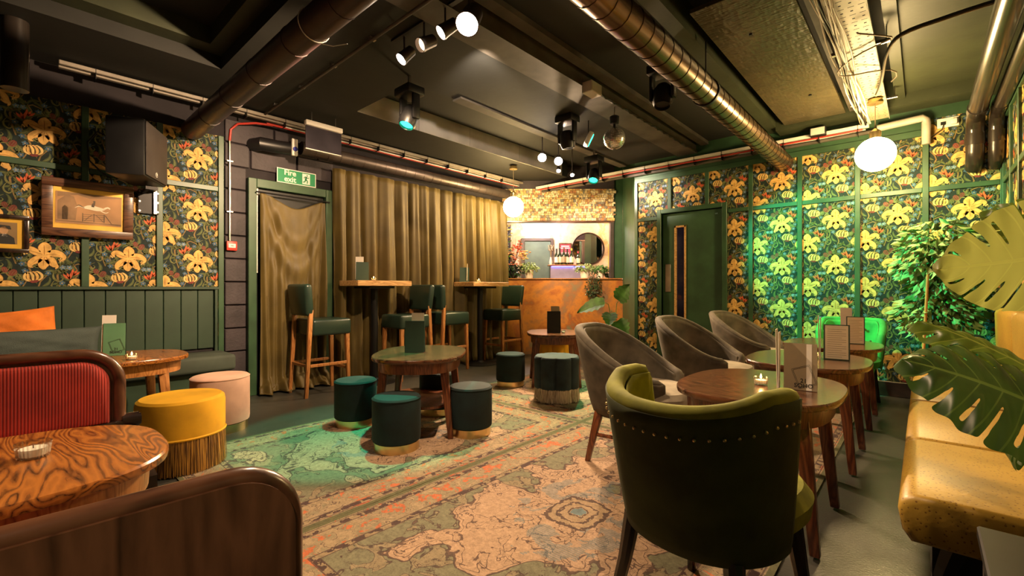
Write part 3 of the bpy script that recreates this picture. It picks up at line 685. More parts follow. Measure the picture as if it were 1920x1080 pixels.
def bottle(label, x, y, z, h, lab, capm='ink', s=1.0):
    t = thing('wine_bottle', label, 'bottle', toworld(x, y, z), BR, 'wine bottles on the back bar shelf')
    r = .037*s
    MB().lathe([(r*.9, 0), (r, .006), (r, h*.58), (r*.8, h*.66), (r*.38, h*.76), (r*.36, h*.97)], seg=16).obj('body', 'bottle', t)
    MB().lathe([(r*1.02, h*.14), (r*1.02, h*.48)], seg=16, cap=False).obj('bottle_label', lab, t)
    MB().lathe([(r*.42, h*.86), (r*.44, h), (r*.2, h*1.002)], seg=12).obj('capsule', capm, t); return t
for i, (px, lb, cp, l) in enumerate([(.82, 'paper', 'ink', 'dark wine bottle with a white label, first from the dried stems'), (.885, 'cream', 'ink', 'dark wine bottle with a cream label, second from the dried stems'), (.955, 'menu_tan', 'mahogany', 'brown wine bottle with a tan label, middle of the five'),
                                     (1.02, 'paper', 'ink', 'wine bottle with a white band label and dark neck, fourth from the dried stems'), (1.095, 'cream', 'gilt', 'wine bottle with a tall cream label and gilt neck, last of the five')]):
    bottle(l, px, 1.15+.03*(i % 2), 1.476, .295+.01*(i % 3), lb, cp)
bottle('green wine bottle standing before the round mirror', 1.22, 1.18, 1.476, .25, 'cream', 'redink')
v = thing('stem_vase', 'slim vase of dried brown stems on the end of the bottle shelf', 'vase', toworld(.715, 1.17, 1.476), BR)
MB().lathe([(.025, 0), (.032, .05), (.018, .12), (.02, .14)], seg=14).obj('vase_body', 'pot', v)
mb = MB()
for i in range(16):
    a = i*2.4; mb.tube([(0, 0, .1), (.02*math.cos(a), .02*math.sin(a), .25), (.05*math.cos(a), .05*math.sin(a), .32+.05*math.sin(i*3))], [.002, .003, .009], 5)
tag(mb.obj('dried_stem', 'menu_tan', v), kind='stuff')
mr = thing('round_mirror', 'large round mirror in a thin brown frame behind the bar', 'mirror', toworld(1.46, 1.515, 1.80), BR)
MB().lathe([(.29, 0), (.29, .01)], seg=48).xf(Matrix.Rotation(PI/2, 4, 'X')).obj('mirror_glass', 'mirror', mr)
MB().lathe([(.288, 0), (.288, .03), (.312, .03), (.312, 0)], seg=48, cap=False).xf(Matrix.Rotation(PI/2, 4, 'X')).obj('frame', 'blackwood', mr)
def wallpic(name, label, x, z, w_, h_, fm, pm, t_=.02):
    p = thing(name, label, 'picture', toworld(x, 1.518, z), BR)
    MB().b2((-w_/2, -.02, -h_/2), (w_/2, -.001, -h_/2+t_)).b2((-w_/2, -.02, h_/2-t_), (w_/2, -.001, h_/2)).b2((-w_/2, -.02, -h_/2+t_), (-w_/2+t_, -.001, h_/2-t_)).b2((w_/2-t_, -.02, -h_/2+t_), (w_/2, -.001, h_/2-t_)).obj('frame', fm, p)
    MB().b2((-w_/2+t_, -.01, -h_/2+t_), (w_/2-t_, -.002, h_/2-t_)).obj('print', pm, p); return p
p = wallpic('framed_poster', 'red and white lettered poster in a brown frame between door and round mirror', 1.02, 1.66, .24, .50, 'mahogany', plain('red_poster', (.62, .05, .09), .6, var=.05))
mb = MB()
for k, (zz, ww) in enumerate([(.19, .15), (.155, .17), (.06, .14), (.03, .16), (.0, .12), (-.03, .15), (-.10, .10)]): mb.b2((-ww/2, -.0125, zz-.009), (ww/2, -.0105, zz+.009))
tag(mb.obj('poster_line', 'paper', p), kind='stuff')
wallpic('framed_picture', 'pale picture in a gilt frame at the right end behind the bar', 1.93, 1.62, .17, .54, 'gilt', 'cream')
# plants on the counter
def leaf_cloud(n, cen, rad, size, seed, hang=0, shape=None):
    r = random.Random(seed); mb = MB()
    for i in range(n):
        while True:
            p = V(r.uniform(-1, 1), r.uniform(-1, 1), r.uniform(-1, 1))
            if .25 < p.length < 1: break
        q = V(cen[0]+p.x*rad[0], cen[1]+p.y*rad[1], cen[2]+p.z*rad[2])
        if shape: q = shape(q, r)
        d = V(p.x, p.y, p.z*.6-.35-hang).normalized(); sd = d.cross(V(r.uniform(-1, 1), r.uniform(-1, 1), 1)).normalized()
        s = size*r.uniform(.6, 1.25); up = d.cross(sd)*.16*s
        mb.add([q, q+d*s*.45+sd*s*.30+up, q+d*s*.45-sd*s*.30+up, q+d*s*1.0-up*.6, q+d*s*.45-up*.0], [(0, 1, 4), (0, 4, 2), (1, 3, 4), (4, 3, 2)])
    return mb
def potted(label, x, y, r, h, cen, rad, size, n, seed, leafm, extra=None, hang=0, cat='plant', potm='pot'):
    t = thing('potted_plant', label, cat, toworld(x, y, 1.2045), BR)
    MB().lathe([(r*.72, 0), (r*.78, .004), (r, h), (r*.94, h), (r*.9, h*.85)], seg=20, cap=False).lathe([(r*.7, .001), (r*.9, h*.86)], seg=20).obj('pot', potm, t)
    tag(leaf_cloud(n, cen, rad, size, seed, hang).obj('foliage', leafm, t, False), kind='stuff')
    if extra: extra(t)
    return t
potted('white pot with a leafy pale green plant beside the flower arrangement', .28, .2, .072, .14, (0, 0, .19), (.15, .12, .09), .05, 230, 2, 'leaf_pale', None, .5)
potted('wider white pot of silvery trailing foliage on the bar', 1.18, .15, .085, .15, (0, 0, .18), (.17, .12, .07), .05, 240, 3, 'leaf_pale', None, .4)
potted('smaller white pot of mixed green foliage near the bar end', 1.43, .17, .068, .13, (0, 0, .165), (.12, .11, .07), .05, 190, 4, 'leaf', None, .4)
potted('dark bushy plant with yellow blooms at the very end of the bar', 1.64, .2, .06, .07, (0, 0, .09), (.14, .11, .085), .05, 260, 5, 'leaf_dark', lambda t: tag(leaf_cloud(14, (0, -.08, .12), (.09, .03, .05), .035, 9).obj('bloom', 'yellowflower', t, False), kind='stuff'), 0, 'plant', 'black')
t = thing('trailing_plant', 'dark trailing vine hanging down the front of the bar below the white pots', 'plant', toworld(1.28, -.03, 1.2045), BR)
mb = MB(); rr = random.Random(3)
for i in range(9): mb.tube([(rr.uniform(-.03, .03), .02, .03), (rr.uniform(-.06, .06), -.03, .0), (rr.uniform(-.11, .11), -.04, -.15), (rr.uniform(-.1, .1), -.03, -.2-.25*rr.random())], .0025, 5)
mb.obj('vine_stem', 'stem', t)
tag(leaf_cloud(420, (0, -.045, -.14), (.13, .035, .27), .034, 6, .6, lambda q, r: V(q.x*(1-.35*max(0, -(q.z+.1))*2), q.y, q.z)).obj('foliage', 'leaf_dark', t, False), kind='stuff')
fl = thing('flower_arrangement', 'tall arrangement of coral, peach and cream flowers at the curtain end of the bar', 'flowers', toworld(.02, .16, 1.2045), BR)
MB().lathe([(.05, 0), (.075, .04), (.08, .12), (.05, .2), (.055, .22)], seg=20).obj('vase', 'black', fl)
tag(leaf_cloud(330, (-.03, 0, .10), (.17, .12, .20), .055, 12, .3).obj('foliage', 'leaf_dark', fl, False), kind='stuff')
tag(leaf_cloud(60, (-.10, 0, .5), (.07, .06, .25), .06, 22, 0).obj('sprig', 'leaf', fl, False), kind='stuff')
def blooms(name, m_, pts, seed, r0=.022):
    r = random.Random(seed); mb = MB()
    for c, rad, n in pts:
        for i in range(n):
            q = V(*[c[k]+r.gauss(0, rad) for k in range(3)])
            mb.lathe([(.003, -r0*.5), (r0*.8, -r0*.2), (r0, r0*.2), (r0*.5, r0*.5), (.002, r0*.35)], q, 7, cap=False)
    tag(mb.obj(name, m_, fl, False), kind='stuff')
blooms('coral_bloom', 'pinkflower', [((.07, -.02, .50), .045, 26), ((.03, -.04, .28), .05, 10)], 1)
blooms('peach_bloom', 'peach', [((.15, -.03, .40), .05, 34), ((-.05, -.05, .40), .05, 14)], 2)
blooms('cream_bloom', 'yellowflower', [((-.12, 0, .80), .045, 16), ((-.1, 0, .66), .04, 12), ((.20, -.02, .36), .035, 16)], 3)
mb = MB()
for i in range(22):
    a = i*2.399; mb.tube([(0, 0, .18), (.05*math.cos(a), .04*math.sin(a), .32), (.14*math.cos(a), .06*math.sin(a), .44+.3*((i*37) % 10)/10)], .0025, 5)
mb.obj('stem', 'stem', fl)

# ------------------------------------------------------------------ services on walls and ceiling
def pipe(name, label, pts, r, m_, cat='pipe', rings=None, group=None, ringm=None, seg=16):
    t = thing(name, label, cat, pts[0], 0, group); o0 = Vector(pts[0]); pts = [Vector(p)-o0 for p in pts]
    MB().tube(pts, r, seg).obj('tube', m_, t)
    if rings:
        a, b = pts[0], pts[-1]; L = (b-a).length; d = (b-a)/L; k = rings; q = MB().tube([d*-.0035, d*.0035], r*1.035, seg).obj('seam_ring', ringm or m_, t); q.location = a+d*k
        while k < L-rings:
            k += rings; piece(q, a+d*k)
    return t
pipe('insulated_pipe', 'fat dark wrapped pipe crossing the ceiling and ending at the left wallpaper', [(-4.88, 1.11, 2.47), (-1.35, 1.11, 2.47)], .085, 'dark_pipe' if 'dark_pipe' in M else 'black', 'pipe', .55)
pipe('spiral_duct', 'bronze-coloured spiral duct running over the tub chairs to the door wall', [(-1.13, -1.6, 2.42), (-1.13, 5.73, 2.42)], .088, 'duct', 'duct', .125)
hg = thing('duct_hanger', 'thin rod and strap holding the bronze spiral duct', 'hanger', (-1.13, 3.28, 2.42))
MB().tube([(0, 0, .088), (0, 0, .36)], .005, 6).obj('rod', 'black_metal', hg)
MB().lathe([(.092, -.012), (.095, -.012), (.095, .012), (.092, .012)], seg=24, cap=False).xf(Matrix.Rotation(PI/2, 4, 'X')).obj('strap', 'black_metal', hg)
pipe('wall_duct', 'dull purple-grey spiral duct along the top of the long curtain', [(XL+.10, 2.05, 2.51), (XL+.10, 5.25, 2.51)], .07, 'dull_steel', 'duct', .14)
pipe('duct_elbow', 'dark duct stub above the brick by the fire door', [(XL+.01, 1.62, 2.46), (XL+.12, 1.66, 2.46), (XL+.13, 1.8, 2.46), (XL+.13, 1.95, 2.47)], .065, 'black', 'duct')
t = thing('cable_trunking', 'paired pale trunking with a red cable running the length of the long wall', 'conduit', (XL+.15, .25, 2.70))
MB().b2((-.02, 0, -.012), (.02, 5.35, .022), None, .004, 1).obj('trunking', 'dusty_white', t)
MB().b2((.035, .0, .0), (.065, 5.35, .030), None, .004, 1).obj('trunking', 'dusty_white', t)
MB().tube([(-.01, 1.45, -.035), (-.01, 5.35, -.035)], .011, 8).obj('cable', 'red_cable', t)
MB().tube([(.012, 1.6, -.032), (.012, 5.35, -.034)], .006, 8).obj('cable', 'white', t)
q = MB().b2((-.023, 0, -.047), (.068, .004, .033)).obj('clip', 'black_metal', t)
for k in range(14): (piece(q, (0, .35*k+.2, 0)) if k else setattr(q, 'location', (0, .2, 0)))
t = thing('wall_trunking', 'pale trunking, pipes and cables running above the door wall', 'conduit', (-4.74, YF-.12, 2.62))
MB().b2((0, -.02, 0), (4.35, .03, .035), None, .004, 1).obj('trunking', 'white', t)
MB().tube([(0, .055, -.04), (2.2, .055, -.045), (4.4, .055, -.035)], .019, 10).obj('tube', 'beam_paint', t)
MB().tube([(0, 0, -.018), (2.6, -.01, -.02), (4.3, .0, -.014)], .009, 8).obj('cable', 'red_cable', t)
for q in range(3): MB().tube([(k*.36, .02+.016*q, -.012-.008*math.sin(k*1.3+q)) for k in range(13)], .006, 6).obj('cable', ['white', 'black', 'white'][q], t)
q = MB().b2((0, -.023, -.062), (.004, .075, .037)).obj('clip', 'black_metal', t)
for k in range(14): (piece(q, (k*.32+.1, 0, 0)) if k else setattr(q, 'location', (.1, 0, 0)))
t = thing('white_pipe', 'fat white pipe with an elbow turning down over a batten of the door wall', 'pipe', (-.33, YF-.09, 2.60))
MB().tube([(0, 0, 0), (.33, .0, .02), (.35, .01, .0), (.352, .015, -.03), (.352, .03, -.22)], .033, 14).obj('tube', 'aged_white', t)
t = thing('ceiling_conduit', 'thin steel conduit crossing the ceiling past the first row of spotlights', 'conduit', (-4.74, 1.66, 2.725))
MB().tube([(0, 0, 0), (3.0, -.02, 0)], .011, 10).obj('tube', 'beam_paint', t)
for k in range(5): MB().b2((.3+k*.55, -.025, .008), (.33+k*.55, .02, .024)).obj('saddle', 'steel', t)
t = thing('beam_conduit', 'steel conduit with a junction box along the grey ceiling beam', 'conduit', (-2.06, 3.36, 2.715))
MB().tube([(0, 0, 0), (0, 2.3, 0)], .014, 10).obj('tube', 'beam_paint', t)
MB().b2((-.05, -.16, -.045), (.05, 0, .045), None, .006, 1).obj('junction_box', 'white_face', t)
MB().tube([(.02, .05*k, -.018+.012*math.sin(k*2.1)) for k in range(40)], .006, 6).obj('cable', 'black', t)
# perforated cable tray: real square holes
t = thing('cable_tray', 'cream perforated cable tray on struts leading to the pendant lamp', 'cable tray', (-.33, -1.5, 2.655))
mb = MB(); x0, x1, n, pitch = -.095, .095, 4, .05; cw = (x1-x0)/n; hh = .006
for j in range(int(7.1/pitch)):
    for i in range(n):
        a, b = x0+i*cw, j*pitch; cx, cy = a+cw/2, b+pitch/2; hx = .0065 if j % 2 else .015; hy = .0065 if j % 2 else .003
        vs_ = [(a, b, 0), (a+cw, b, 0), (a+cw, b+pitch, 0), (a, b+pitch, 0), (cx-hx, cy-hy, 0), (cx+hx, cy-hy, 0), (cx+hx, cy+hy, 0), (cx-hx, cy+hy, 0)]
        mb.add(vs_, [(0, 4, 5, 1), (1, 5, 6, 2), (2, 6, 7, 3), (3, 7, 4, 0)])
o = mb.obj('tray_bed', plain('cream_tray_paint', (.36, .32, .20), .5), t, False)
for x in (x0, x1): MB().b2((x-.002, 0, .0), (x+.002, 7.1, .03)).obj('tray_side', 'white', t)
for y in (1.6, 2.9, 4.2, 5.4, 6.6):
    MB().b2((-.16, y, .031), (.17, y+.03, .052), None, .002, 1).obj('strut', 'steel', t)
    for x in (-.14, .15): MB().tube([(x, y+.015, .05), (x, y+.015, .30)], .004, 6).obj('rod', 'steel', t)
t = thing('cable_bundle', 'loose bundle of pale and black cables tied beneath the cable tray', 'cables', (-.40, -1.4, 2.645))
rq = random.Random(9)
for k in range(11):
    ph = rq.random()*6; x = -.02+rq.uniform(-.03, .05); pts = []
    for i in range(48): pts.append((x+.014*math.sin(i*.5+ph)+.010*math.sin(i*.21+k), i*.148, -.012*rq.random()-.008*abs(math.sin(i*.33+ph))-.01))
    MB().tube(pts, .0045, 6).obj('cable', 'black' if k % 4 == 0 else ('menu_tan' if k % 4 == 2 else 'white'), t)
MB().tube([(.10+.16*math.sin(i*.45), 4.9+i*.05, -.03-.02*math.sin(i*.7)) for i in range(20)], .005, 6).obj('cable', 'menu_tan', t)
for r_, dz, m_ in ((.010, 0, 'black'), (.006, -.014, 'menu_tan')):
    MB().tube(curve([(.12, 6.1, -.03+dz), (.17, 5.8, -.035+dz), (.22, 5.45, .03+dz), (.30, 5.30, .062+dz), (.5, 5.26, .07+dz), (.70, 5.24, .072+dz), (.82, 5.20, .05+dz), (.90, 5.05, -.02+dz)], 4), r_, 8).obj('cable', m_, t)
for k, (x, r) in enumerate(((.335, .060), (.464, .050))):
    t = thing('drain_pipe', ['fatter glossy black drainpipe with a socketed elbow on the door wall', 'slimmer glossy black drainpipe tucked into the wall corner'][k], 'pipe', (x, 1.5, 2.53), 0, 'black drainpipes')
    pts = [(0, 0, 0), (0, 3.92, 0), (0, 4.05, -.02), (0, 4.12, -.10), (0, 4.13, -.30), (0, 4.16, -.37), (0, 4.24, -.41)]
    MB().tube(pts, r, 24).obj('tube', 'pvc', t)
    MB().tube([(0, 3.80, 0), (0, 3.92, 0)], r*1.10, 24).obj('socket', 'pvc', t)
    MB().tube([(0, 4.128, -.14), (0, 4.13, -.24)], r*1.10, 24).obj('socket', 'pvc', t)
    MB().tube([(0, 1.6, 0), (0, 1.63, 0)], r*1.08, 24).obj('pipe_clip', 'black', t)
t = thing('pipe_bracket', 'steel strut bracket holding the drainpipes below the ceiling', 'bracket', (.30, 3.3, 2.62))
MB().b2((-.02, 0, 0), (.01, .03, .20)).b2((-.09, 0, -.02), (.01, .03, .0)).obj('strut', 'dull_steel', t)
pipe('soil_pipe', 'short dark vertical pipe in the corner of the ceiling over the pictures', [(-4.28, .03, 2.31), (-4.28, .03, 2.748)], .065, 'pvc', 'pipe')
t = thing('cable_tie', 'white cable tie with a long tail round the dark wrapped pipe', 'cable tie', (-2.44, 1.11, 2.47))
MB().tube([(0, .088*math.cos(k*PI/12), .088*math.sin(k*PI/12)) for k in range(25)], .003, 6).obj('band', 'white', t)
MB().tube([(0, .04, -.085), (.05, .08, -.10), (.13, .12, -.10)], .0025, 6).obj('tail', 'white', t)
# sockets, call point, signs
t = thing('double_socket', 'white double socket with a plug high on the wallpaper by the drainpipes', 'socket', (.17, YF-.003, 2.56))
MB().b2((-.073, -.012, -.043), (.073, 0, .043), None, .004, 1).obj('plate', 'white', t)
MB().b2((.015, -.045, -.03), (.06, -.012, .02), None, .008, 2).obj('plug', 'white', t)
MB().b2((-.05, -.02, -.02), (-.015, -.012, .01), None, .002, 1).obj('switch', 'black', t)
MB().tube([(-.03, -.02, -.015), (-.04, -.03, -.06), (-.09, -.03, -.10), (-.16, -.02, -.16)], .004, 6).obj('flex', 'black', t)
t = thing('flood_lamp', 'small grey floodlight tucked above the wallpaper near the duct', 'lamp', (-.80, YF-.16, 2.66))
MB().b2((-.07, -.04, -.05), (.07, .03, .04), None, .01, 2).obj('housing', 'black', t)
tag(MB().b2((-.06, -.043, -.04), (.06, -.0405, .03)).obj('lens', 'white_face', t))
t = thing('call_point', 'red fire call point on the black blockwork by the door', 'fire alarm', (XL+.026, 1.425, 1.45))
MB().b2((0, -.045, -.045), (.03, .045, .045), None, .006, 2).obj('housing', 'red_cable', t)
MB().b2((.03, -.030, -.018), (.033, .030, .020), None, .001, 1).obj('window', 'paper', t)
MB().b2((.033, -.012, -.003), (.034, .012, .003)).obj('mark', 'ink', t)
t = thing('alarm_conduit', 'vertical steel conduit with a red bend above the fire call point', 'conduit', (XL+.035, 1.41, 1.497))
MB().tube([(0, 0, 0), (0, 0, .95)], .011, 12).obj('tube', 'steel', t)
MB().tube([(0, 0, .95), (.0, .01, 1.06), (.03, .06, 1.12), (.09, .20, 1.15), (.10, .35, 1.165)], .011, 10).obj('bend', 'red_cable', t)
for z in (.27, .75): MB().b2((-.012, -.028, z), (.013, .028, z+.014), None, .002, 1).obj('clip', 'steel', t)
def text(name, body, size, m_, parent, M4, off=0.0, ext=.0004, align='CENTER'):
    cu = bpy.data.curves.new(name, 'FONT'); cu.body = body; cu.size = size; cu.extrude = ext; cu.offset = off; cu.align_x = align; cu.space_line = .85
    o = bpy.data.objects.new(name, cu); C.objects.link(o); cu.materials.append(M[m_]); bpy.context.view_layer.update()
    me = bpy.data.meshes.new_from_object(o.evaluated_get(bpy.context.evaluated_depsgraph_get())); bpy.data.objects.remove(o); bpy.data.curves.remove(cu)
    o = bpy.data.objects.new(name, me); C.objects.link(o); o.parent = parent; o.matrix_local = M4; return o
t = thing('fire_exit_sign', 'green and white Fire exit sign over the draped door', 'sign', (XL+.045, 2.03, 2.205))
MB().b2((0, -.20, -.074), (.006, .20, .074)).obj('plate', 'paper', t)
M['sign_green'] = plain('sign_green', (.010, .22, .085), .4, var=.03)
MB().b2((.0062, -.192, -.066), (.0075, .192, .066)).obj('green_field', 'sign_green', t)
FX = Matrix(((0, 0, 1, 0), (1, 0, 0, 0), (0, 1, 0, 0), (0, 0, 0, 1)))
text('lettering', 'Fire\nexit', .078, 'paper', t, Matrix.Translation((.0078, -.07, .012))@FX, .0016)
MB().b2((.0077, .055, -.055), (.0082, .135, .055)).obj('pictogram_field', 'paper', t)
mb = MB()
for pts in ([(.105, .038, .008)], [(.098, .025, .011), (.088, -.008, .010)], [(.088, -.005, .007), (.108, -.02, .006), (.104, -.045, .005)], [(.088, -.008, .007), (.078, -.03, .006), (.06, -.034, .005)], [(.098, .022, .005), (.116, .012, .004), (.124, .022, .004)], [(.098, .022, .005), (.080, .022, .004), (.072, .006, .004)]):
    if len(pts) == 1: mb.add([(.0085, pts[0][0]+pts[0][2]*math.cos(k*PI/5), pts[0][1]+pts[0][2]*math.sin(k*PI/5)) for k in range(10)], [tuple(range(10))])
    else:
        for q in ribbon(pts, 3): mb.add([(.0085, a, b_) for a, b_ in q], [(0, 1, 2, 3)])
mb.obj('running_figure', 'sign_green', t, False)
t = thing('control_box', 'small white unit with a blue knob on the wall above the Fire exit sign', 'switch', (XL+.19, 1.94, 2.47))
MB().b2((0, -.028, -.085), (.03, .028, .085), None, .004, 1).obj('housing', 'white', t)
MB().tube([(.03, 0, -.02), (.045, 0, -.02)], .022, 14).obj('knob', plain('blue_plastic', (.03, .04, .35), .4), t)
MB().b2((-.1, -.01, -.01), (0, .01, .01)).obj('arm', 'black_metal', t)
t = thing('hanging_sign', 'smoked glass blade sign in a pale housing hanging by the fire door', 'sign', (-4.38, 2.085, 2.66))
MB().b2((-.03, -.185, -.05), (.03, .185, .0), None, .008, 2).obj('housing', 'white', t)
MB().b2((-.005, -.18, -.27), (.005, .18, -.05)).obj('blade', plain('smoked_panel', (.035, .03, .04), .25), t)
MB().b2((-.007, -.18, -.277), (.007, .18, -.268)).obj('edge_strip', 'white', t)
for y in (-.12, .12): MB().tube([(0, y, 0), (0, y, .09)], .004, 6).obj('rod', 'steel', t)
# pendant globes
def pendant(label, loc, r, drop):
    t = thing('globe_pendant', label, 'pendant lamp', loc, 0, 'opal globe pendant lamps')
    MB().lathe([(r*math.sin(PI*k/20)+1e-4, -r*math.cos(PI*k/20)) for k in range(21)], seg=40).obj('globe', 'globe', t)
    MB().lathe([(.04, r*.97), (.042, r+.05), (.02, r+.07), (.006, r+.08)], seg=20).obj('gallery', 'brass', t)
    MB().tube([(0, 0, r+.07), (0, 0, drop)], .004, 8).obj('flex', 'menu_tan', t)
    MB().lathe([(.055, drop-.04), (.055, drop-.02), (.045, drop)], seg=20).obj('ceiling_rose', 'brass', t); return t
pendant('large glowing opal globe pendant against the door wall under the cable tray', (-.30, 4.92, 2.18), .14, .47)
pendant('glowing opal globe pendant between the curtain and the bar', (-4.20, 4.68, 2.17), .14, .56)
# spotlights
def can(label, loc, target, lit, s=1.0, stem=.18, group='ceiling spotlights'):
    t = thing('spotlight', label, 'spotlight', loc, 0, group)
    R = (Vector(target)-Vector(loc)).to_track_quat('Z', 'Y').to_matrix().to_4x4()
    MB().lathe([(.024*s, -.12*s), (.046*s, -.10*s), (.052*s, .0), (.058*s, .045*s), (.053*s, .045*s), (.048*s, .0)], seg=24, cap=False).lathe([(.001, -.121*s), (.024*s, -.12*s)], seg=24, cap=False).xf(R).obj('housing', 'dull_steel', t)
    MB().lathe([(.001, .012*s), (.047*s, .012*s)], seg=24, cap=False).xf(R).obj('lens', {1: 'bulb', 0: 'bulb_dim'}[lit], t)
    MB().tube([(0, 0, .05*s), (0, 0, stem)], .006, 8).obj('stem', 'dull_steel', t); return t
# cans hang with the light sources just in front of their lenses
can('brightest spotlight of the front row, aimed at the camera side', (-1.94, 1.78, 2.59), (-1.2, .3, .6), 1, 1.2, .16)
can('oval-looking lit spotlight beside the brightest one', (-2.13, 1.76, 2.60), (-2.9, .5, 1.4), 1, .78, .15)
can('nearly dark spotlight in the middle of the front row', (-2.35, 1.77, 2.60), (-2.6, 0, 1.4), 0, .8, .15)
can('last lit spotlight of the front row, nearest the conduit', (-2.58, 1.78, 2.60), (-2.9, .8, 1.5), 1, .75, .15)
can('bright spotlight of the far cluster, nearer the curtain', (-3.25, 4.12, 2.56), (-1.5, 1.5, 0.6), 1, .9, .42)
can('bright spotlight of the far cluster, next to the disco ball', (-3.20, 4.36, 2.56), (-1.2, 2.0, .6), 1, .9, .42)
can('small lit spotlight, first of the pair before the bar', (-3.46, 4.72, 2.56), (-2.8, 3.8, 1.2), 1, .5, .42)
can('small lit spotlight, second of the pair before the bar', (-3.43, 4.98, 2.55), (-2.7, 4.2, 1.3), 1, .5, .43)
tr = thing('spotlight_track', 'thin black lighting track carrying the front row of spotlights', 'light track', (-2.7, 1.77, 2.745))
MB().b2((0, -.015, -.012), (.95, .015, .003)).obj('track', 'black_metal', tr)
def head(label, loc, target, lit, rz=0):
    t = thing('moving_head_light', label, 'stage light', loc, rz, 'black moving head lights')
    MB().box((0, 0, .20), (.20, .16, .07), None, None, .012, 2).obj('base', 'black', t)
    for a in (-.085, .085): MB().box((a, 0, .07), (.025, .07, .20), None, None, .01, 2).obj('yoke_arm', 'black', t)
    R = Matrix.Rotation(-rz, 4, 'Z')@(Vector(target)-Vector(loc)).to_track_quat('Z', 'Y').to_matrix().to_4x4()
    MB().lathe([(.001, -.09), (.05, -.085), (.07, -.05), (.072, .05), (.06, .085), (.055, .085), (.05, .06)], seg=28, cap=False).xf(R).obj('lamp_head', 'black', t)
    MB().lathe([(.001, .065), (.052, .065)], seg=28, cap=False).xf(R).obj('lens', 'green_lens' if lit else 'black', t)
    MB().b2((-.01, -.01, .235), (.01, .01, .33)).obj('clamp', 'steel', t); return t
head('moving head light glowing green beside the pale soffit', (-3.06, 2.16, 2.42), (-3.0, 1.3, .4), 1)
head('moving head light glowing green above the bar opening', (-3.02, 4.86, 2.44), (-2.7, 3.8, .6), 1)
head('unlit moving head light hanging beside the bronze duct', (-1.46, 3.32, 2.50), (-1.4, 3.0, 1.2), 0)
head('dim moving head light in shadow behind the green flood panel', (-2.62, 3.72, 2.52), (-2.6, 4.0, 1.2), 0)
t = thing('green_flood', 'flat square flood lamp glowing pale green by the disco ball', 'flood lamp', (-2.52, 3.95, 2.56), 0)
R = (Vector((-.5, 5.6, 1.3))-Vector((-2.52, 3.95, 2.56))).to_track_quat('Z', 'Y').to_matrix().to_4x4()
MB().box((0, 0, 0), (.13, .13, .05), None, None, .01, 2).xf(R).obj('housing', 'white', t)
MB().box((0, 0, .028), (.10, .10, .004)).xf(R).obj('lens', 'green_lens', t)
MB().tube([(0, 0, .04), (0, 0, .19)], .006, 8).obj('stem', 'dull_steel', t)
t = thing('disco_ball', 'mirror-tiled disco ball hanging from the grey ceiling beam', 'disco ball', (-2.13, 3.78, 2.44))
bm_ = MB(); r = .10; NA, NB = 40, 20
for j in range(1, NB-1):
    for i in range(NA):
        q = []
        for (a, b_) in ((i+.06, j+.06), (i+.94, j+.06), (i+.94, j+.94), (i+.06, j+.94)):
            th = PI*b_/NB; ph = 2*PI*a/NA; q.append((r*math.sin(th)*math.cos(ph), r*math.sin(th)*math.sin(ph), r*math.cos(th)))
        bm_.add(q, [(0, 1, 2, 3)])
tag(bm_.obj('mirror_tile', 'silver', t, False), kind='stuff')
MB().lathe([(.098*math.sin(PI*k/20)+1e-4, -.098*math.cos(PI*k/20)) for k in range(21)], seg=36).obj('core', 'black', t)
MB().lathe([(.012, .1), (.012, .13), (.04, .135), (.045, .20), (.03, .21)], seg=20).obj('motor', 'black', t)
MB().tube([(0, 0, .2), (0, 0, .29)], .006, 8).obj('hook', 'steel', t)
# ------------------------------------------------------------------ rugs
def rug(label, x0, x1, y0, y1, seed):
    hx, hy = (x1-x0)/2-.0012, (y1-y0)/2-.0012
    mb = MB(); nx, ny = 24, 36
    def P(u, v):
        x = -hx+2*hx*u; y = -hy+2*hy*v
        return (x, y, .007+.0012*math.sin(x*9+seed)*math.sin(y*7+seed*2))
    mb.grid(P, nx, ny); k = len(mb.v)
    mb.b2((-hx, -hy, .0005), (hx, hy, .006))
    o = mb.obj('rug', rugmat('distressed_rug_%s' % 'abcd'[seed % 4], seed, hx, hy)); o.location = ((x0+x1)/2, (y0+y1)/2, 0)
    tag(o, label, 'rug', 'distressed patterned rugs laid edge to edge')
rug('distressed rug in front, with the square brown and blue medallion', -1.98, -.40, .55, 3.0, 1)
rug('distressed rug under the teal stools and their wooden table', -3.52, -1.98, .62, 3.0, 2)
rug('distressed reddish rug below the fringed petal stool', -3.52, -1.98, 3.0, 5.0, 3)
rug('distressed rug between the tub chairs and the door wall', -1.98, -.40, 3.0, 5.2, 4)

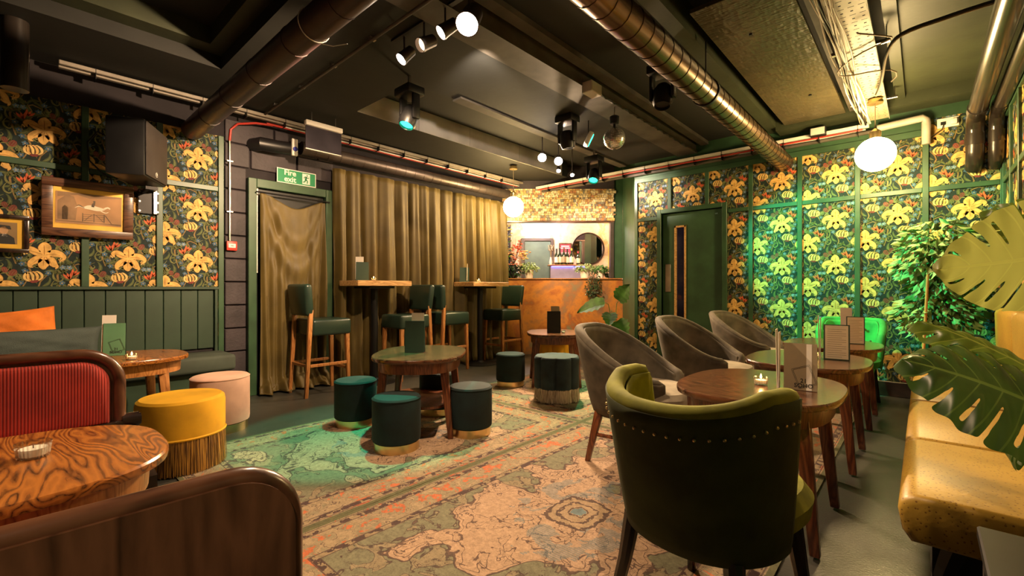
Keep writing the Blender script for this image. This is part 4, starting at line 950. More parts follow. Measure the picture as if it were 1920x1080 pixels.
# ------------------------------------------------------------------ tables
def sup(a, b, n, k=56, inset=0):
    out = []
    for i in range(k):
        t = 2*PI*i/k; c, s = math.cos(t), math.sin(t)
        out.append(((a-inset)*math.copysign(abs(c)**(2/n), c), (b-inset)*math.copysign(abs(s)**(2/n), s)))
    return out
def layer(mb, prof, a, b, n, m=None):
    """stack of super-ellipse rings (inset, z)"""
    vs_ = []; fs = []; k = 56
    for ins, z in prof: vs_ += [(x, y, z) for x, y in sup(a, b, n, k, ins)]
    for j in range(len(prof)-1):
        for i in range(k):
            q = j*k+i; r = j*k+(i+1) % k; fs.append((q, r, r+k, q+k))
    fs.append(tuple(range(k))[::-1]); fs.append(tuple((len(prof)-1)*k+i for i in range(k)))
    return mb.add(vs_, fs, m)
def leg4(mb_or_none, p0, p1, w0, w1, m_, parent, name='leg'):
    """tapered square leg from foot p0 to head p1"""
    (x0, y0, z0), (x1, y1, z1) = p0, p1
    v_ = [(x0+a*w0/2, y0+b*w0/2, z0) for a, b in ((-1, -1), (1, -1), (1, 1), (-1, 1))]+[(x1+a*w1/2, y1+b*w1/2, z1) for a, b in ((-1, -1), (1, -1), (1, 1), (-1, 1))]
    bm = bmesh.new(); bv = [bm.verts.new(q) for q in v_]
    for f in ((3, 2, 1, 0), (4, 5, 6, 7), (0, 1, 5, 4), (1, 2, 6, 5), (2, 3, 7, 6), (3, 0, 4, 7)): bm.faces.new([bv[i] for i in f])
    bmesh.ops.bevel(bm, geom=bm.edges[:], offset=min(w0, w1)*.14, segments=2, affect='EDGES', profile=.5)
    mb = MB(); bm.verts.index_update(); mb.add([q.co.copy() for q in bm.verts], [[q.index for q in f.verts] for f in bm.faces]); bm.free()
    return mb.obj(name, m_, parent)
def table(label, x, y, rz, top, legm, h=.60, a=.33, b=.41, shelf=False, group='low wooden cafe tables', n=2.7, lx=.205, ly=.235, sp=.055):
    t = thing('side_table', label, 'table', (x, y, 0), rz, group)
    layer(MB(), [(.012, h-.030), (.002, h-.026), (0, h-.018), (0, h-.006), (.004, h)], a, b, n).obj('tabletop', top, t)
    layer(MB(), [(.045, h-.105), (.040, h-.031)], a, b, n).obj('apron', legm, t)
    for sx in (-1, 1):
        for sy in (-1, 1): leg4(None, (sx*(lx+sp), sy*(ly+sp*.6), .008), (sx*lx, sy*ly, h-.032), .036, .058, legm, t)
    if shelf: layer(MB(), [(.10, .215), (.10, .233)], a, b, 3.4).obj('shelf', legm, t)
    return t
table('oval rosewood-veneer table in front with a single glass candle, between the two settees', -1.73, -.09, 0, 'walnut', 'warmwood')
table('rosewood-topped table with an orange frame before the green panelled bench', -3.90, .44, 0, 'walnut', 'warmwood')
table('low brown table with a shelf, ringed by teal velvet stools', -2.80, 2.08, BR, 'walnut_dark', 'redwood', .57, shelf=True)
table('brown table with a dark menu near the bar, over the yellow petal stool', -3.02, 4.04, BR, 'walnut_dark', 'redwood', .565, .30, .36, lx=.19, ly=.23)
table('oval table nearest the yellow bench end, with candle and logo menu', -.57, 2.37, 0, 'walnut_dark', 'redwood')
table('middle of the three oval tables along the yellow bench', -.55, 3.43, 0, 'walnut_dark', 'redwood')
table('farthest oval table along the yellow bench, before the emerald chair', -.55, 4.50, 0, 'walnut_dark', 'redwood')
# high bar tables
def bartable(label, x0, x1, y0, y1, px, py):
    t = thing('bar_table', label, 'bar table', (px, py, 0), 0, 'high bar tables along the curtain')
    MB().b2((x0-px, y0-py, 1.072), (x1-px, y1-py, 1.13), None, .004, 1).obj('tabletop', 'oak', t)
    MB().lathe([(.038, .02), (.038, 1.05)], seg=20).obj('post', 'black_metal', t)
    MB().lathe([(.235, 0), (.235, .008), (.20, .016), (.06, .028), (.04, .05)], seg=40).obj('base', 'black_metal', t)
    MB().b2((-.16, -.16, 1.045), (.16, .16, 1.071), None, .004, 1).obj('top_plate', 'black_metal', t)
bartable('oak-topped high bar table nearest the fire door', -4.72, -4.33, 2.42, 3.09, -4.56, 2.75)
bartable('oak-topped high bar table nearest the bar', -4.72, -4.33, 4.05, 4.73, -4.56, 4.39)
# bar stools
def barstool(label):
    t = thing('bar_stool', label, 'bar stool', (0, 0, 0), 0, 'green leather bar stools')
    MB().box((0, .01, .665), (.41, .40, .16), None, None, .028, 3).obj('seat', 'leather', t)
    mb = MB(); mb.box((0, 0, 0), (.41, .075, .31), None, None, .03, 3)
    mb.v = [(x*(1+.10*(z/.155)*.5), y-.018*(1-(x/.2)**2)+.0, z) for x, y, z in mb.v]
    mb.xf(Matrix.Translation((0, -.215, .935))@Matrix.Rotation(.10, 4, 'X')).obj('backrest', 'leather', t)
    for s in (-1, 1):
        leg4(None, (s*.185, -.245, 0), (s*.175, -.195, .84), .032, .040, 'warmwood', t)
        leg4(None, (s*.180, .19, 0), (s*.170, .175, .60), .030, .042, 'warmwood', t)
        MB().box((s*.182, -.02, .30), (.018, .37, .030), None, None, .004, 1).obj('stretcher', 'warmwood', t)
    MB().box((0, .185, .24), (.34, .018, .032), None, None, .004, 1).obj('stretcher', 'warmwood', t)
    MB().box((0, -.225, .30), (.34, .018, .030), None, None, .004, 1).obj('stretcher', 'warmwood', t)
    return t
s0 = barstool('green leather bar stool by the fire door drape, its back to the door'); s0.location = (-4.53, 2.14, 0)
dup(s0, (-4.50, 3.13, 0), PI, 'green leather bar stool facing the first bar table from the bar side')
dup(s0, (-4.56, 3.80, 0), 0, 'green leather bar stool between the two bar tables, facing the bar')
dup(s0, (-4.56, 4.84, 0), PI, 'green leather bar stool beside the copper bar counter')
# round velvet stools
def stool(label, x, y, r, h, m_, band='brass', group=None, bandh=.055):
    t = thing('velvet_stool', label, 'stool', (x, y, .007 if x > -3.5 else 0), 0, group)
    MB().lathe([(r*.93, 0), (r*.93, bandh)], seg=40).obj('base_band', band, t)
    MB().lathe([(r*.90, bandh+.0005), (r*.985, bandh+.008), (r, bandh+.03), (r, h-.035), (r*.985, h-.012), (r*.93, h-.003), (r*.6, h+.004), (.002, h+.007)], seg=44, cap=False).obj('upholstery', m_, t)
    MB().lathe([(r*1.0, h-.020), (r*1.012, h-.014), (r*.985, h-.008)], seg=44, cap=False).obj('piping', m_, t)
    return t
G = 'small teal velvet stools with brass bands'
stool('teal velvet stool nearest the open green-lit floor, left of the shelf table', -3.235, 1.79, .155, .345, 'teal', group=G)
stool('teal velvet stool in front of the shelf table, nearest of the five', -2.55, 1.70, .155, .345, 'teal', group=G)
stool('teal velvet stool at the right of the shelf table with two-tone light on its seat', -2.42, 2.235, .155, .345, 'teal', group=G)
stool('teal velvet stool behind the shelf table, mostly hidden', -3.02, 2.42, .155, .345, 'teal', group=G)
stool('teal velvet stool standing alone near the bar', -3.29, 3.62, .155, .345, 'teal', group=G)
stool('blush pink velvet stool with a brass band beside the green bench', -3.88, 1.06, .19, .405, 'pink', bandh=.06)
def fringe(mb, r, z0, z1, n, rf, seed, flare=.012):
    rr = random.Random(seed)
    for i in range(n):
        t = 2*PI*(i+rr.random()*.6)/n; w = PI*r/n*1.5; a = r*rf(t)+rr.uniform(-.003, .004); b = a+flare*rr.random(); tt = t+rr.uniform(-.02, .02)
        c, s = math.cos(t), math.sin(t); c2, s2 = math.cos(tt), math.sin(tt)
        e = z0+rr.uniform(0, .012)
        mb.add([(a*c-w*s, a*s+w*c, z1), (a*c+w*s, a*s-w*c, z1), (b*c2+w*.6*s2, b*s2-w*.6*c2, e), (b*c2-w*.6*s2, b*s2+w*.6*c2, e)], [(0, 1, 2, 3)])
    return mb
t = thing('fringed_stool', 'mustard velvet drum stool with a long gold fringe by the red settee', 'stool', (-3.26, .69, .007))
t.location.z = .0
MB().lathe([(.205, .19), (.217, .20), (.22, .23), (.22, .375), (.215, .40), (.20, .413), (.12, .42), (.002, .423)], seg=48, cap=False).obj('upholstery', 'yellow', t)
MB().lathe([(.223, .196), (.226, .203), (.221, .21)], seg=48, cap=False).obj('piping', 'yellow', t)
MB().lathe([(.20, .0), (.205, .20)], seg=32).obj('base', 'blackwood', t)
mb = fringe(MB(), .212, .004, .20, 340, lambda t: 1, 1); fringe(mb, .217, .004, .20, 340, lambda t: 1, 2)
tag(mb.obj('fringe', 'fringe_gold', t, False), kind='stuff')
def petalstool(label, x, y, z, m_, fm, r, h):
    t = thing('petal_stool', label, 'stool', (x, y, z), .2)
    rf = lambda q: .90+.10*abs(math.cos(q*4))**.55
    MB().lathe([(r*.97, .115), (r, .13), (r, h-.03), (r*.985, h-.01), (r*.94, h), (r*.5, h+.006), (.002, h+.002)], seg=96, rf=rf, cap=False).obj('upholstery', m_, t)
    MB().lathe([(r*.9, 0), (r*.93, .12)], seg=64, rf=rf).obj('base', 'blackwood', t)
    mb = fringe(MB(), r*.98, .004, .125, 300, rf, 5, .016); fringe(mb, r*.95, .004, .125, 300, rf, 6, .01)
    tag(mb.obj('fringe', fm, t, False), kind='stuff')
petalstool('navy petrol petal-shaped velvet stool with a cream fringe', -2.55, 3.45, .007, 'petrol', 'fringe_cream', .215, .41)
petalstool('mustard petal-shaped velvet stool under the table near the bar', -3.22, 4.28, .007, 'yellow', 'fringe_gold', .20, .40)

# ------------------------------------------------------------------ chairs
def shell(parent, R0, R1, zb, zt, drop, span, thick, inner, outer, pw=2.0, lean=.03, roll=.03, dropstart=.9, dip=0.0):
    """curved back wrapping from -span to span; phi = 0 is the back (-y)"""
    def top(p):
        k = max(0, (abs(p)-dropstart)/(span-dropstart)); k = k*k*(3-2*k)
        return zt-drop*k+dip*min(1, abs(p)/1.25)**2.2
    def rad(p, v, off):
        r = R0+(R1-R0)*(v**.8)
        c, s = abs(math.cos(p)), abs(math.sin(p)); q = (c**pw+s**pw)**(-1/pw) if pw != 2 else 1
        return (r+off)*q
    def pt(p, v, off):
        z = zb+(top(p)-zb)*v; r = rad(p, v*(top(p)-zb)/(zt-zb), off); return (r*math.sin(p), -r*math.cos(p)-lean*v, z)
    nu = 56
    o = MB().grid(lambda u, v: pt(-span+2*span*u, v, 0), nu, 12).obj('outer_shell', outer, parent, True, 180)
    o.modifiers.new('thickness', 'SOLIDIFY').thickness = .006
    o = MB().grid(lambda u, v: pt(-span+2*span*u, .18+.82*v, -thick*(1-.25*math.sin(v*PI))), nu, 12).obj('inner_back', inner, parent, True, 180)
    o.modifiers.new('thickness', 'SOLIDIFY').thickness = .006
    pts = [V(*pt(-span+2*span*i/nu, 1, -thick/2)) for i in range(nu+1)]
    e0 = V(*pt(-span, .05, -thick/2)); e1 = V(*pt(span, .05, -thick/2))
    line = [e0+(pts[0]-e0)*k for k in (0, .25, .5, .75, .93)]+pts[1:-1]+[e1+(pts[-1]-e1)*k for k in (.93, .75, .5, .25, 0)]
    MB().tube(line, roll, 12).obj('rolled_edge', inner, parent, True, 180)
    return pt
def tub(label, x, y, rz, group):
    t = thing('tub_chair', label, 'chair', (x, y, 0.008), rz, group)
    shell(t, .255, .345, .29, .785, .28, 2.4, .055, 'grey', 'grey', 2.0, .02, .026, .30); t.scale = (1.06, 1.08, 1)
    layer(MB(), [(.03, .325), (.0, .345), (0, .42), (.02, .45), (.08, .465)], .25, .28, 2.6).xf(Matrix.Translation((0, .03, 0))).obj('seat_cushion', 'grey_seat', t)
    layer(MB(), [(.03, .27), (.02, .32)], .235, .25, 2.6).xf(Matrix.Translation((0, .0, 0))).obj('seat_frame', 'grey', t)
    for sx in (-1, 1):
        for sy in (-1, 1): leg4(None, (sx*.215, sy*.215, 0), (sx*.165, sy*.165, .30), .026, .044, 'redwood', t)
        MB().tube([(sx*.19, -.195, .16), (sx*.19, .195, .16)], .012, 8).obj('stretcher', 'redwood', t)
    MB().tube([(-.19, 0, .16), (.19, 0, .16)], .012, 8).obj('stretcher', 'redwood', t)
    return t
g = 'taupe velvet tub chairs facing the yellow bench'
c0 = tub('taupe velvet tub chair nearest the camera, beside the moss green chair', -1.30, 2.60, -PI/2+.12, g)
dup(c0, (-1.26, 3.68, .008), -PI/2-.03, 'middle taupe velvet tub chair of the row, in front of the green door')
dup(c0, (-1.22, 4.82, .008), -PI/2-.10, 'farthest taupe velvet tub chair, catching green light on its back')
def lounge(label, x, y, z, rz, inner, outer, nails, tuft, pw, zt, R1, span, dropv=.05, ear=0.0):
    t = thing('upholstered_chair', label, 'chair', (x, y, z), rz)
    pt = shell(t, R1*.86, R1, .33, zt, dropv, span, .06, inner, outer, pw, .04, .028, .8, ear)
    layer(MB(), [(.03, .35), (.0, .375), (-.006, .42), (.02, .455), (.09, .47)], .225, .265, 2.4).xf(Matrix.Translation((0, .09, 0))).obj('seat_cushion', inner, t)
    layer(MB(), [(.02, .29), (.005, .35)], .20, .235, 2.6).xf(Matrix.Translation((0, .07, 0))).obj('seat_rail', inner, t)
    for sx in (-1, 1):
        for sy, zz in ((-1, 1), (1, 1)):
            MB().tube([(sx*.16, sy*.17+.03, .34), (sx*.175, sy*.19+.03, .2), (sx*.20, sy*(.24 if sy < 0 else .215)+.03, 0)], [.028, .022, .015], 10).obj('leg', 'blackwood', t)
    if nails:
        nb = None
        for i in range(27):
            p = -span+.12+(2*span-.24)*i/26; q = pt(p, .87, .005)
            if nb is None: nb = MB().lathe([(.0045, -.002), (.004, .002), (.001, .0035)], seg=8, cap=False).obj('nail_stud', 'brass', t)
            else: nb = piece(nb, q)
            nb.location = q; nb.rotation_euler = (PI/2, 0, p)
    if tuft:
        for p, v in ((-.75, .55), (-.25, .55), (.25, .55), (.75, .55), (-.5, .8), (0, .8), (.5, .8)):
            q = pt(p, v, -.075); MB().lathe([(.012, -.004), (.009, .004), (.001, .006)], seg=12, cap=False).xf(Matrix.Translation(q)@Matrix.Rotation(p, 4, 'Z')@Matrix.Rotation(-PI/2, 4, 'X')).obj('button', outer, t)
    return t
lounge('moss green velvet chair with nail-studded curved back, seen from behind', -.49, 1.42, .008, -.20, 'olive', 'olive_dark', True, False, 2.2, .712, .262, 1.75, .0, .045)
lounge('emerald green button-back chair against the floral door wall', -.50, 5.14, .0, PI, 'emerald', 'olive_dark', False, True, 3.2, .745, .27, 1.7, .10)
# ------------------------------------------------------------------ old settees with wooden frames
def settee(label, x, y, rz, flip_, R):
    """seat faces +y, back along x from 0 (the end in view) to -L*s"""
    s = -1 if flip_ else 1; L = 1.55
    t = thing('vintage_settee', label, 'settee', (x, y, 0), rz)
    zt = .805; zb = .50
    def out(ins, k=10):
        ins = ins-.004
        pts = [(-0-ins, zb)]
        for i in range(k+1):
            a = PI/2*i/k; pts.append((-R+(R-ins)*math.cos(a), zt-R+(R-ins)*math.sin(a)+.0))
        for i in range(1, 8): pts.append((-R-(L-2*R)*i/8, zt-ins+.004*math.sin(PI*i/8)))
        for i in range(k+1):
            a = PI/2+PI/2*i/k; pts.append((-L+R+(R-ins)*math.cos(a), zt-R+(R-ins)*math.sin(a)))
        pts.append((-L+ins, zb)); return pts
    MB().tube([(s*a, 0, z) for a, z in out(.02)], .020 if flip_ else .0150, 12).obj('frame', 'darkwood', t)
    o2 = [(s*a, z) for a, z in out(.030 if flip_ else .022)]
    mb = MB(); n = len(o2); mb.add([(a, -.020, z) for a, z in o2]+[(a, -.006, z) for a, z in o2], [tuple(range(n)), tuple(range(n, 2*n))[::-1]]+[(i, (i+1) % n, n+(i+1) % n, n+i) for i in range(n)])
    mb.obj('back_panel', 'settee_panel', t)
    o3 = [(s*a, z) for a, z in out(.05)]; n = len(o3); mb = MB()
    cx = sum(a for a, z in o3)/n; cz = sum(z for a, z in o3)/n
    rings = [(1.0, .0), (.985, .018), (.94, .030), (.85, .036), (.6, .04)]
    vs_ = []
    for f, d in rings:
        for a, z in o3: vs_.append((a+(cx-a)*(1-f)*.35, d, z+(cz-z)*(1-f)))
    fs = [(j*n+i, j*n+(i+1) % n, (j+1)*n+(i+1) % n, (j+1)*n+i) for j in range(len(rings)-1) for i in range(n)]+[tuple((len(rings)-1)*n+i for i in range(n))]
    mb.add(vs_, fs); mb.xf(Matrix.Translation((0, .0, 0))).obj('upholstery', 'cord', t)
    MB().box((-s*L/2, .005, .485), (L, .05, .045), None, None, .008, 2).obj('lower_rail', 'blackwood', t)
    for e in (0, 1):
        ex = -s*L*e; q = s*(1 if e == 0 else -1)
        MB().tube([(ex-q*.01, .0, .50), (ex+q*.045, .0, .50)], .030, 16).tube([(ex+q*.045, .0, .50), (ex+q*.052, 0, .50)], .024, 16).obj('knob', 'blackwood', t)
        pr = [(-.05, 0), (-.035, .10), (-.055, .17), (-.03, .24), (-.05, .31), (-.03, .37), (-.045, .44), (-.02, .48), (.02, .48), (.05, .44), (.09, .42), (.30, .40), (.42, .38), (.42, .30), (.40, 0), (.34, 0), (.33, .24), (.10, .26), (.04, .16), (.05, 0)]
        mb = MB(); n = len(pr); x0, x1 = sorted((ex-q*.005, ex+q*.035))
        mb.add([(x0, a, z) for a, z in pr]+[(x1, a, z) for a, z in pr], [tuple(range(n)), tuple(range(n, 2*n))[::-1]]+[(i, (i+1) % n, n+(i+1) % n, n+i) for i in range(n)])
        mb.obj('end_bracket', 'blackwood', t, False)
    MB().box((-s*L/2, .22, .385), (L-.03, .40, .10), None, None, .03, 3).obj('seat', 'cord', t)
    MB().box((-s*L/2, .22, .30), (L-.04, .38, .06), None, None, .006, 1).obj('seat_frame', 'blackwood', t)
    return t
settee('vintage settee with red corduroy back in a rounded dark wood frame', -2.46, .325, -PI/2, True, .14)
settee('vintage settee in front seen from behind, bare polished wood back with rounded corner', -.70, .30, PI/2, False, .10)

# ------------------------------------------------------------------ panelled green bench on the left wall
t = thing('panelled_bench', 'built-in dark green bench with vertical boarded back under the pictures', 'bench', (XL, 0, 0))
bd0 = None
for k in range(23):
    y0 = -1.60+k*.125
    if bd0 is None: bd0 = MB().b2((.036, 0, .50), (.060, .121, 1.035), None, .0035, 1).obj('board', 'bench_green', t); bd0.location = (0, y0, 0)
    else: piece(bd0, (0, y0, 0))
MB().b2((.026, -1.6, .47), (.040, 1.275, 1.035)).obj('backing', 'mortar', t)
MB().b2((.026, -1.6, 1.036), (.085, 1.31, 1.062), None, .004, 1).obj('cap_rail', 'bench_green', t)
MB().b2((.026, 1.276, .30), (.085, 1.30, 1.035), None, .003, 1).obj('end_post', 'bench_green', t)
MB().b2((.03, -1.6, 0), (.40, 1.26, .33)).obj('base', 'bench_green', t, False)
for k in range(3):
    MB().b2((.065, -1.58+k*.975, .335), (.465, -1.58+k*.975+.97, .475), None, .03, 3).obj('seat_pad', 'seat_grey', t)
def cushion(name, label, w_, h_, th, loc, rot, m_, seed, wr):
    r = random.Random(seed); ph = [r.random()*6 for _ in range(6)]
    mb = MB()
    for side in (1, -1):
        def P(u, v):
            x = 2*u-1; y = 2*v-1; e = (1-abs(x)**3.2)*(1-abs(y)**3.2); d = th/2*max(e, 0)**.42
            wv = wr*(math.sin(x*7+ph[0]+y*2)*math.sin(y*5+ph[1]+x)+.6*math.sin((x+y)*11+ph[2])+.5*math.sin((x-y*1.5)*13+ph[3]))*max(e, 0)**.5
            return (x*w_/2*(1-.05*(1-abs(y)**2)*0-.04*(1-y*y)*abs(x)), side*d+wv, y*h_/2*(1-.07*(1-x*x)*abs(y)))
        mb.grid(P, 30, 22)
    o = mb.obj(name, m_, None, True, 180); o.location = loc; o.rotation_euler = rot
    wd = o.modifiers.new('weld', 'WELD'); wd.merge_threshold = .0006
    return tag(o, label, 'cushion')
cushion('square_cushion', 'crumpled orange velvet cushion propped behind the long grey one', .50, .42, .13, (-4.73, -.0, .685), (.0, -.10, PI/2), 'cushion_orange', 1, .007)
cushion('long_cushion', 'long blue-grey bolster cushion leaning on the green bench', .98, .285, .13, (-4.585, -.02, .625), (.16, 0, PI/2), 'cushion_grey', 2, .003)

# ------------------------------------------------------------------ yellow bench
t = thing('mustard_bench', 'long mustard ostrich-leather bench with rounded nose along the right wall', 'bench', (0, 0, 0))
def nose(x0, x1, y0, y1, z0, z1, name, r=.05):
    prof = []
    for k in range(7): a = PI/2*k/6; prof.append((x0+r-r*math.sin(a)*1.0, z1-r+r*math.cos(a)))
    prof = [(x1, z1)]+prof+[(x0+.01, z0+.03), (x0+.03, z0), (x1, z0)]
    mb = MB(); n = len(prof); Y = [(y0, .018), (y0+.006, .006), (y0+.02, 0), (y1-.02, 0), (y1-.006, .006), (y1, .018)]
    cx, cz = (x0+x1)/2, (z0+z1)/2
    for y, ins in Y: mb.v += [(x+ins*(1 if x < cx else -1), y, z+ins*(1 if z < cz else -1)) for x, z in prof]
    for j in range(len(Y)-1): mb.f += [(j*n+i, j*n+(i+1) % n, (j+1)*n+(i+1) % n, (j+1)*n+i) for i in range(n)]
    mb.f += [tuple(range(n))[::-1], tuple((len(Y)-1)*n+i for i in range(n))]; mb.mi = [0]*len(mb.f)
    return mb.obj(name, 'ostrich', t, True, 60)
for a, b in ((1.74, 2.42), (2.425, 3.24), (3.245, 4.12), (4.125, 5.0)): nose(-.055, .40, a, b, .315, .455, 'seat_cushion')
for a, b in ((2.40, 3.24), (3.245, 4.12), (4.125, 5.0)): nose(.40, .50, a, b, .44, .90, 'back_cushion', .045)
MB().b2((.02, 1.80, .06), (.50, 4.98, .314)).obj('plinth', 'black', t)
MB().tube([(.08, 1.83, .312), (.05, 1.82, .22), (.085, 1.82, .10), (.10, 1.82, 0)], [.05, .035, .025, .022], 10).obj('leg', 'black', t)
MB().b2((-.045, 3.2405, .455), (.36, 3.2445, .459)).obj('seam', 'menu_tan', t)
sd = thing('plant_stand', 'low dark grey metal-edged stand at the near end of the mustard bench', 'stand', (.30, 1.43, 0))
MB().b2((-.20, -.20, .425), (.20, .20, .455), None, .004, 1).obj('stand_top', 'black_metal', sd)
for a in (-.17, .17):
    for b_ in (-.17, .17): MB().b2((a-.02, b_-.02, 0), (a+.02, b_+.02, .424)).obj('leg', 'dull_steel', sd)
# ------------------------------------------------------------------ split-leaf plant
ms = thing('split_leaf_plant', 'large artificial split-leaf plant reaching in over the mustard bench', 'plant', (.36, 1.40, .4555))
MB().lathe([(.09, 0), (.12, .20), (.11, .20), (.10, .17)], seg=28, cap=False).lathe([(.09, 0.001), (.105, .172)], seg=28).obj('pot', 'black', ms)
def mleaf(base, tip, nrm, half, m_, seed, curl=.05):
    b = Vector(base)-ms.location; tp = Vector(tip)-ms.location; x = (tp-b); L = x.length; x.normalize(); n = Vector(nrm); n = (n-x*n.dot(x)).normalized(); y = n.cross(x)
    r = random.Random(seed); NU, NV = 190, 30; slots = []
    for sd_ in (-1, 1):
        for k in range(5): slots.append((sd_, .22+.15*k+r.uniform(-.02, .02), r.uniform(.006, .010), r.uniform(.32, .48), 1.1 if k % 2 else .86))
    def wdt(u): return half*(math.sin(PI*min(1, (u*.93+.07))**.72))**.75
    def P(u, v):
        w_ = wdt(u)*v; back = .10*L*abs(v)**1.4*(1 if u < .5 else (1-u)*2)
        xx = L*u-back*(1-u)+.10*L*abs(v)*(1-abs(2*u-1)); lift = .10*half*abs(v)-curl*abs(v)**2*1.2-curl*1.4*(u-.35)**2+.010*math.sin(u*42)*abs(v)*.5
        return b+x*xx+y*w_+n*lift
    vs_ = []; uv = []
    for i in range(NU+1):
        for j in range(-NV, NV+1): u, v = i/NU, j/NV; vs_.append(P(u, v)); uv.append((u, v))
    fs = []; K = 2*NV+1
    for i in range(NU):
        for j in range(2*NV):
            u = (i+.5)/NU; v = (j+.5-NV)/NV; cut = False
            for s_, us, g, v0, v1 in slots:
                if v*s_ > v0 and v*s_ < v1 and abs(u-.15*(abs(v)-v0)-us) < g*(.55+min(1, (abs(v)-v0)*3))*1.15: cut = True
            if not cut: a = i*K+j; fs.append((a, a+K, a+K+1, a+1))
    mb = MB(); mb.add(vs_, fs)
    o = mb.obj('leaf', m_, ms, True, 180); me = o.data
    bm = bmesh.new(); bm.from_mesh(me)
    for _ in range(6):
        nw = {}
        for q in bm.verts:
            be = [e.other_vert(q).co for e in q.link_edges if e.is_boundary]
            if len(be) == 2: nw[q] = q.co*.5+(be[0]+be[1])*.25
        for q, c_ in nw.items(): q.co = c_
    bm.to_mesh(me); bm.free()
    me.polygons.foreach_set('use_smooth', [True]*len(me.polygons))
    ul = me.uv_layers.new(name='uv')
    for lp in me.loops: ul.data[lp.index].uv = uv[lp.vertex_index]
    c = MB().tube([(0, 0, .17), b*.5+V(0, 0, .24), b-x*.04, b], [.008, .007, .006, .006], 8).obj('leaf_stalk', 'monstera_mid_stalk', ms)
M['monstera_mid_stalk'] = plain('green_stalk', (.10, .16, .03), .5)
mleaf((.336, 1.987, 1.153), (.042, 1.789, 1.099), (.3, -.85, -.30), .165, 'monstera_backlit', 1, .03)
mleaf((.23, 1.582, .769), (-.027, 1.484, .889), (.15, -.55, .80), .165, 'monstera', 2, .04)
mleaf((.253, 1.737, .814), (.003, 1.686, .977), (.25, -.42, .75), .085, 'monstera_mid', 3, .04)
mleaf((.404, 2.385, 1.243), (.161, 2.233, 1.283), (.25, -.62, -.5), .10, 'monstera_mid', 4, .03)
mleaf((.32, 1.50, .80), (.14, 1.66, .66), (.2, -.3, .9), .10, 'monstera', 5, .04)
# ------------------------------------------------------------------ ficus in the corner
fc = thing('artificial_ficus', 'leafy artificial ficus tree in the corner behind the mustard bench', 'tree', (.14, 5.33, 0))
MB().lathe([(.12, 0), (.15, .26), (.14, .26), (.13, .23)], seg=28, cap=False).lathe([(.12, .001), (.135, .232)], seg=28).obj('pot', 'black', fc)
for k, (a, b_) in enumerate(((.03, .02), (-.04, .0), (.06, -.03))):
    MB().tube([(a*.4, b_, .2), (a*1.3, b_, .6), (a*.7-.02, b_-.02, 1.0), (a*1.6-.05, b_, 1.45)], [.013, .012, .010, .006], 10).obj('trunk', 'stem', fc)
mb = leaf_cloud(640, (-.06, -.10, 1.30), (.27, .20, .34), .088, 31, .3); m2 = leaf_cloud(300, (-.07, -.10, .84), (.26, .18, .20), .08, 32, .3)
mb.add(m2.v, m2.f); tag(mb.obj('foliage', 'leaf_pale', fc, False), kind='stuff')
tag(leaf_cloud(460, (.03, -.02, 1.12), (.26, .18, .46), .085, 33, .3).obj('inner_foliage', 'leaf', fc, False), kind='stuff')
cn = thing('bamboo_cane', 'orange bamboo cane leaning beside the ficus', 'cane', (-.02, 4.99, 0))
MB().tube([(-.0, .0, .0), (.05, .03, 1.16)], .010, 10).obj('cane_rod', 'cane', cn)
# plant by the bar return wall
mp = thing('leafy_floor_plant', 'broad-leaved green plant in a floral box at the foot of the bar', 'plant', (-3.06, 5.42, 0), .7)
mb = MB().b2((-.17, -.13, 0), (.17, .13, .46), None, .004, 1); mb.obj('planter_box', 'wp_ground', mp)
mb = Print(-.17, .17, 0, .46)
for k in range(26): motif(mb, ['turban', 'flower', 'leaf', 'curl', 'lily'][k % 5], rg.uniform(-.16, .16), rg.uniform(0, .46), .035, rg.random()*6, 'wp_cream')
mb.mb.xf(Matrix(((1, 0, 0, 0), (0, 0, -1, -.1305), (0, 1, 0, 0), (0, 0, 0, 1)))).obj('printed_side', None, mp, False)
def bleaf(base, tip, n_, half, parent):
    b, tp, n = Vector(base), Vector(tip), Vector(n_); x = tp-b; L = x.length; x.normalize(); n = (n-x*n.dot(x)).normalized(); y = n.cross(x)
    def P(u, v): q = 2*v-1; w_ = half*math.sin(PI*(u*.94+.06)**.7)**.8*(1+.10*math.sin(u*32)); return b+x*(L*u)+y*(w_*q)+n*(.18*half*abs(q)-.25*L*(u-.3)**2)
    MB().grid(P, 24, 8).obj('leaf', 'leaf', parent, True, 180)
    MB().tube([(0, 0, .42), b*.6+V(0, 0, .32), b], [.006, .005, .005], 6).obj('leaf_stalk', 'leaf_pale', parent)
bleaf((-.14, -.10, .86), (-.50, .02, .74), (-.1, -.6, .8), .13, mp); bleaf((.05, -.05, .88), (.16, -.16, 1.10), (-.5, -.8, .3), .12, mp)
bleaf((.02, -.10, .62), (.10, -.32, .42), (-.3, -.8, .4), .12, mp); bleaf((-.05, .0, .72), (-.12, -.28, .58), (-.1, -.6, .7), .10, mp)

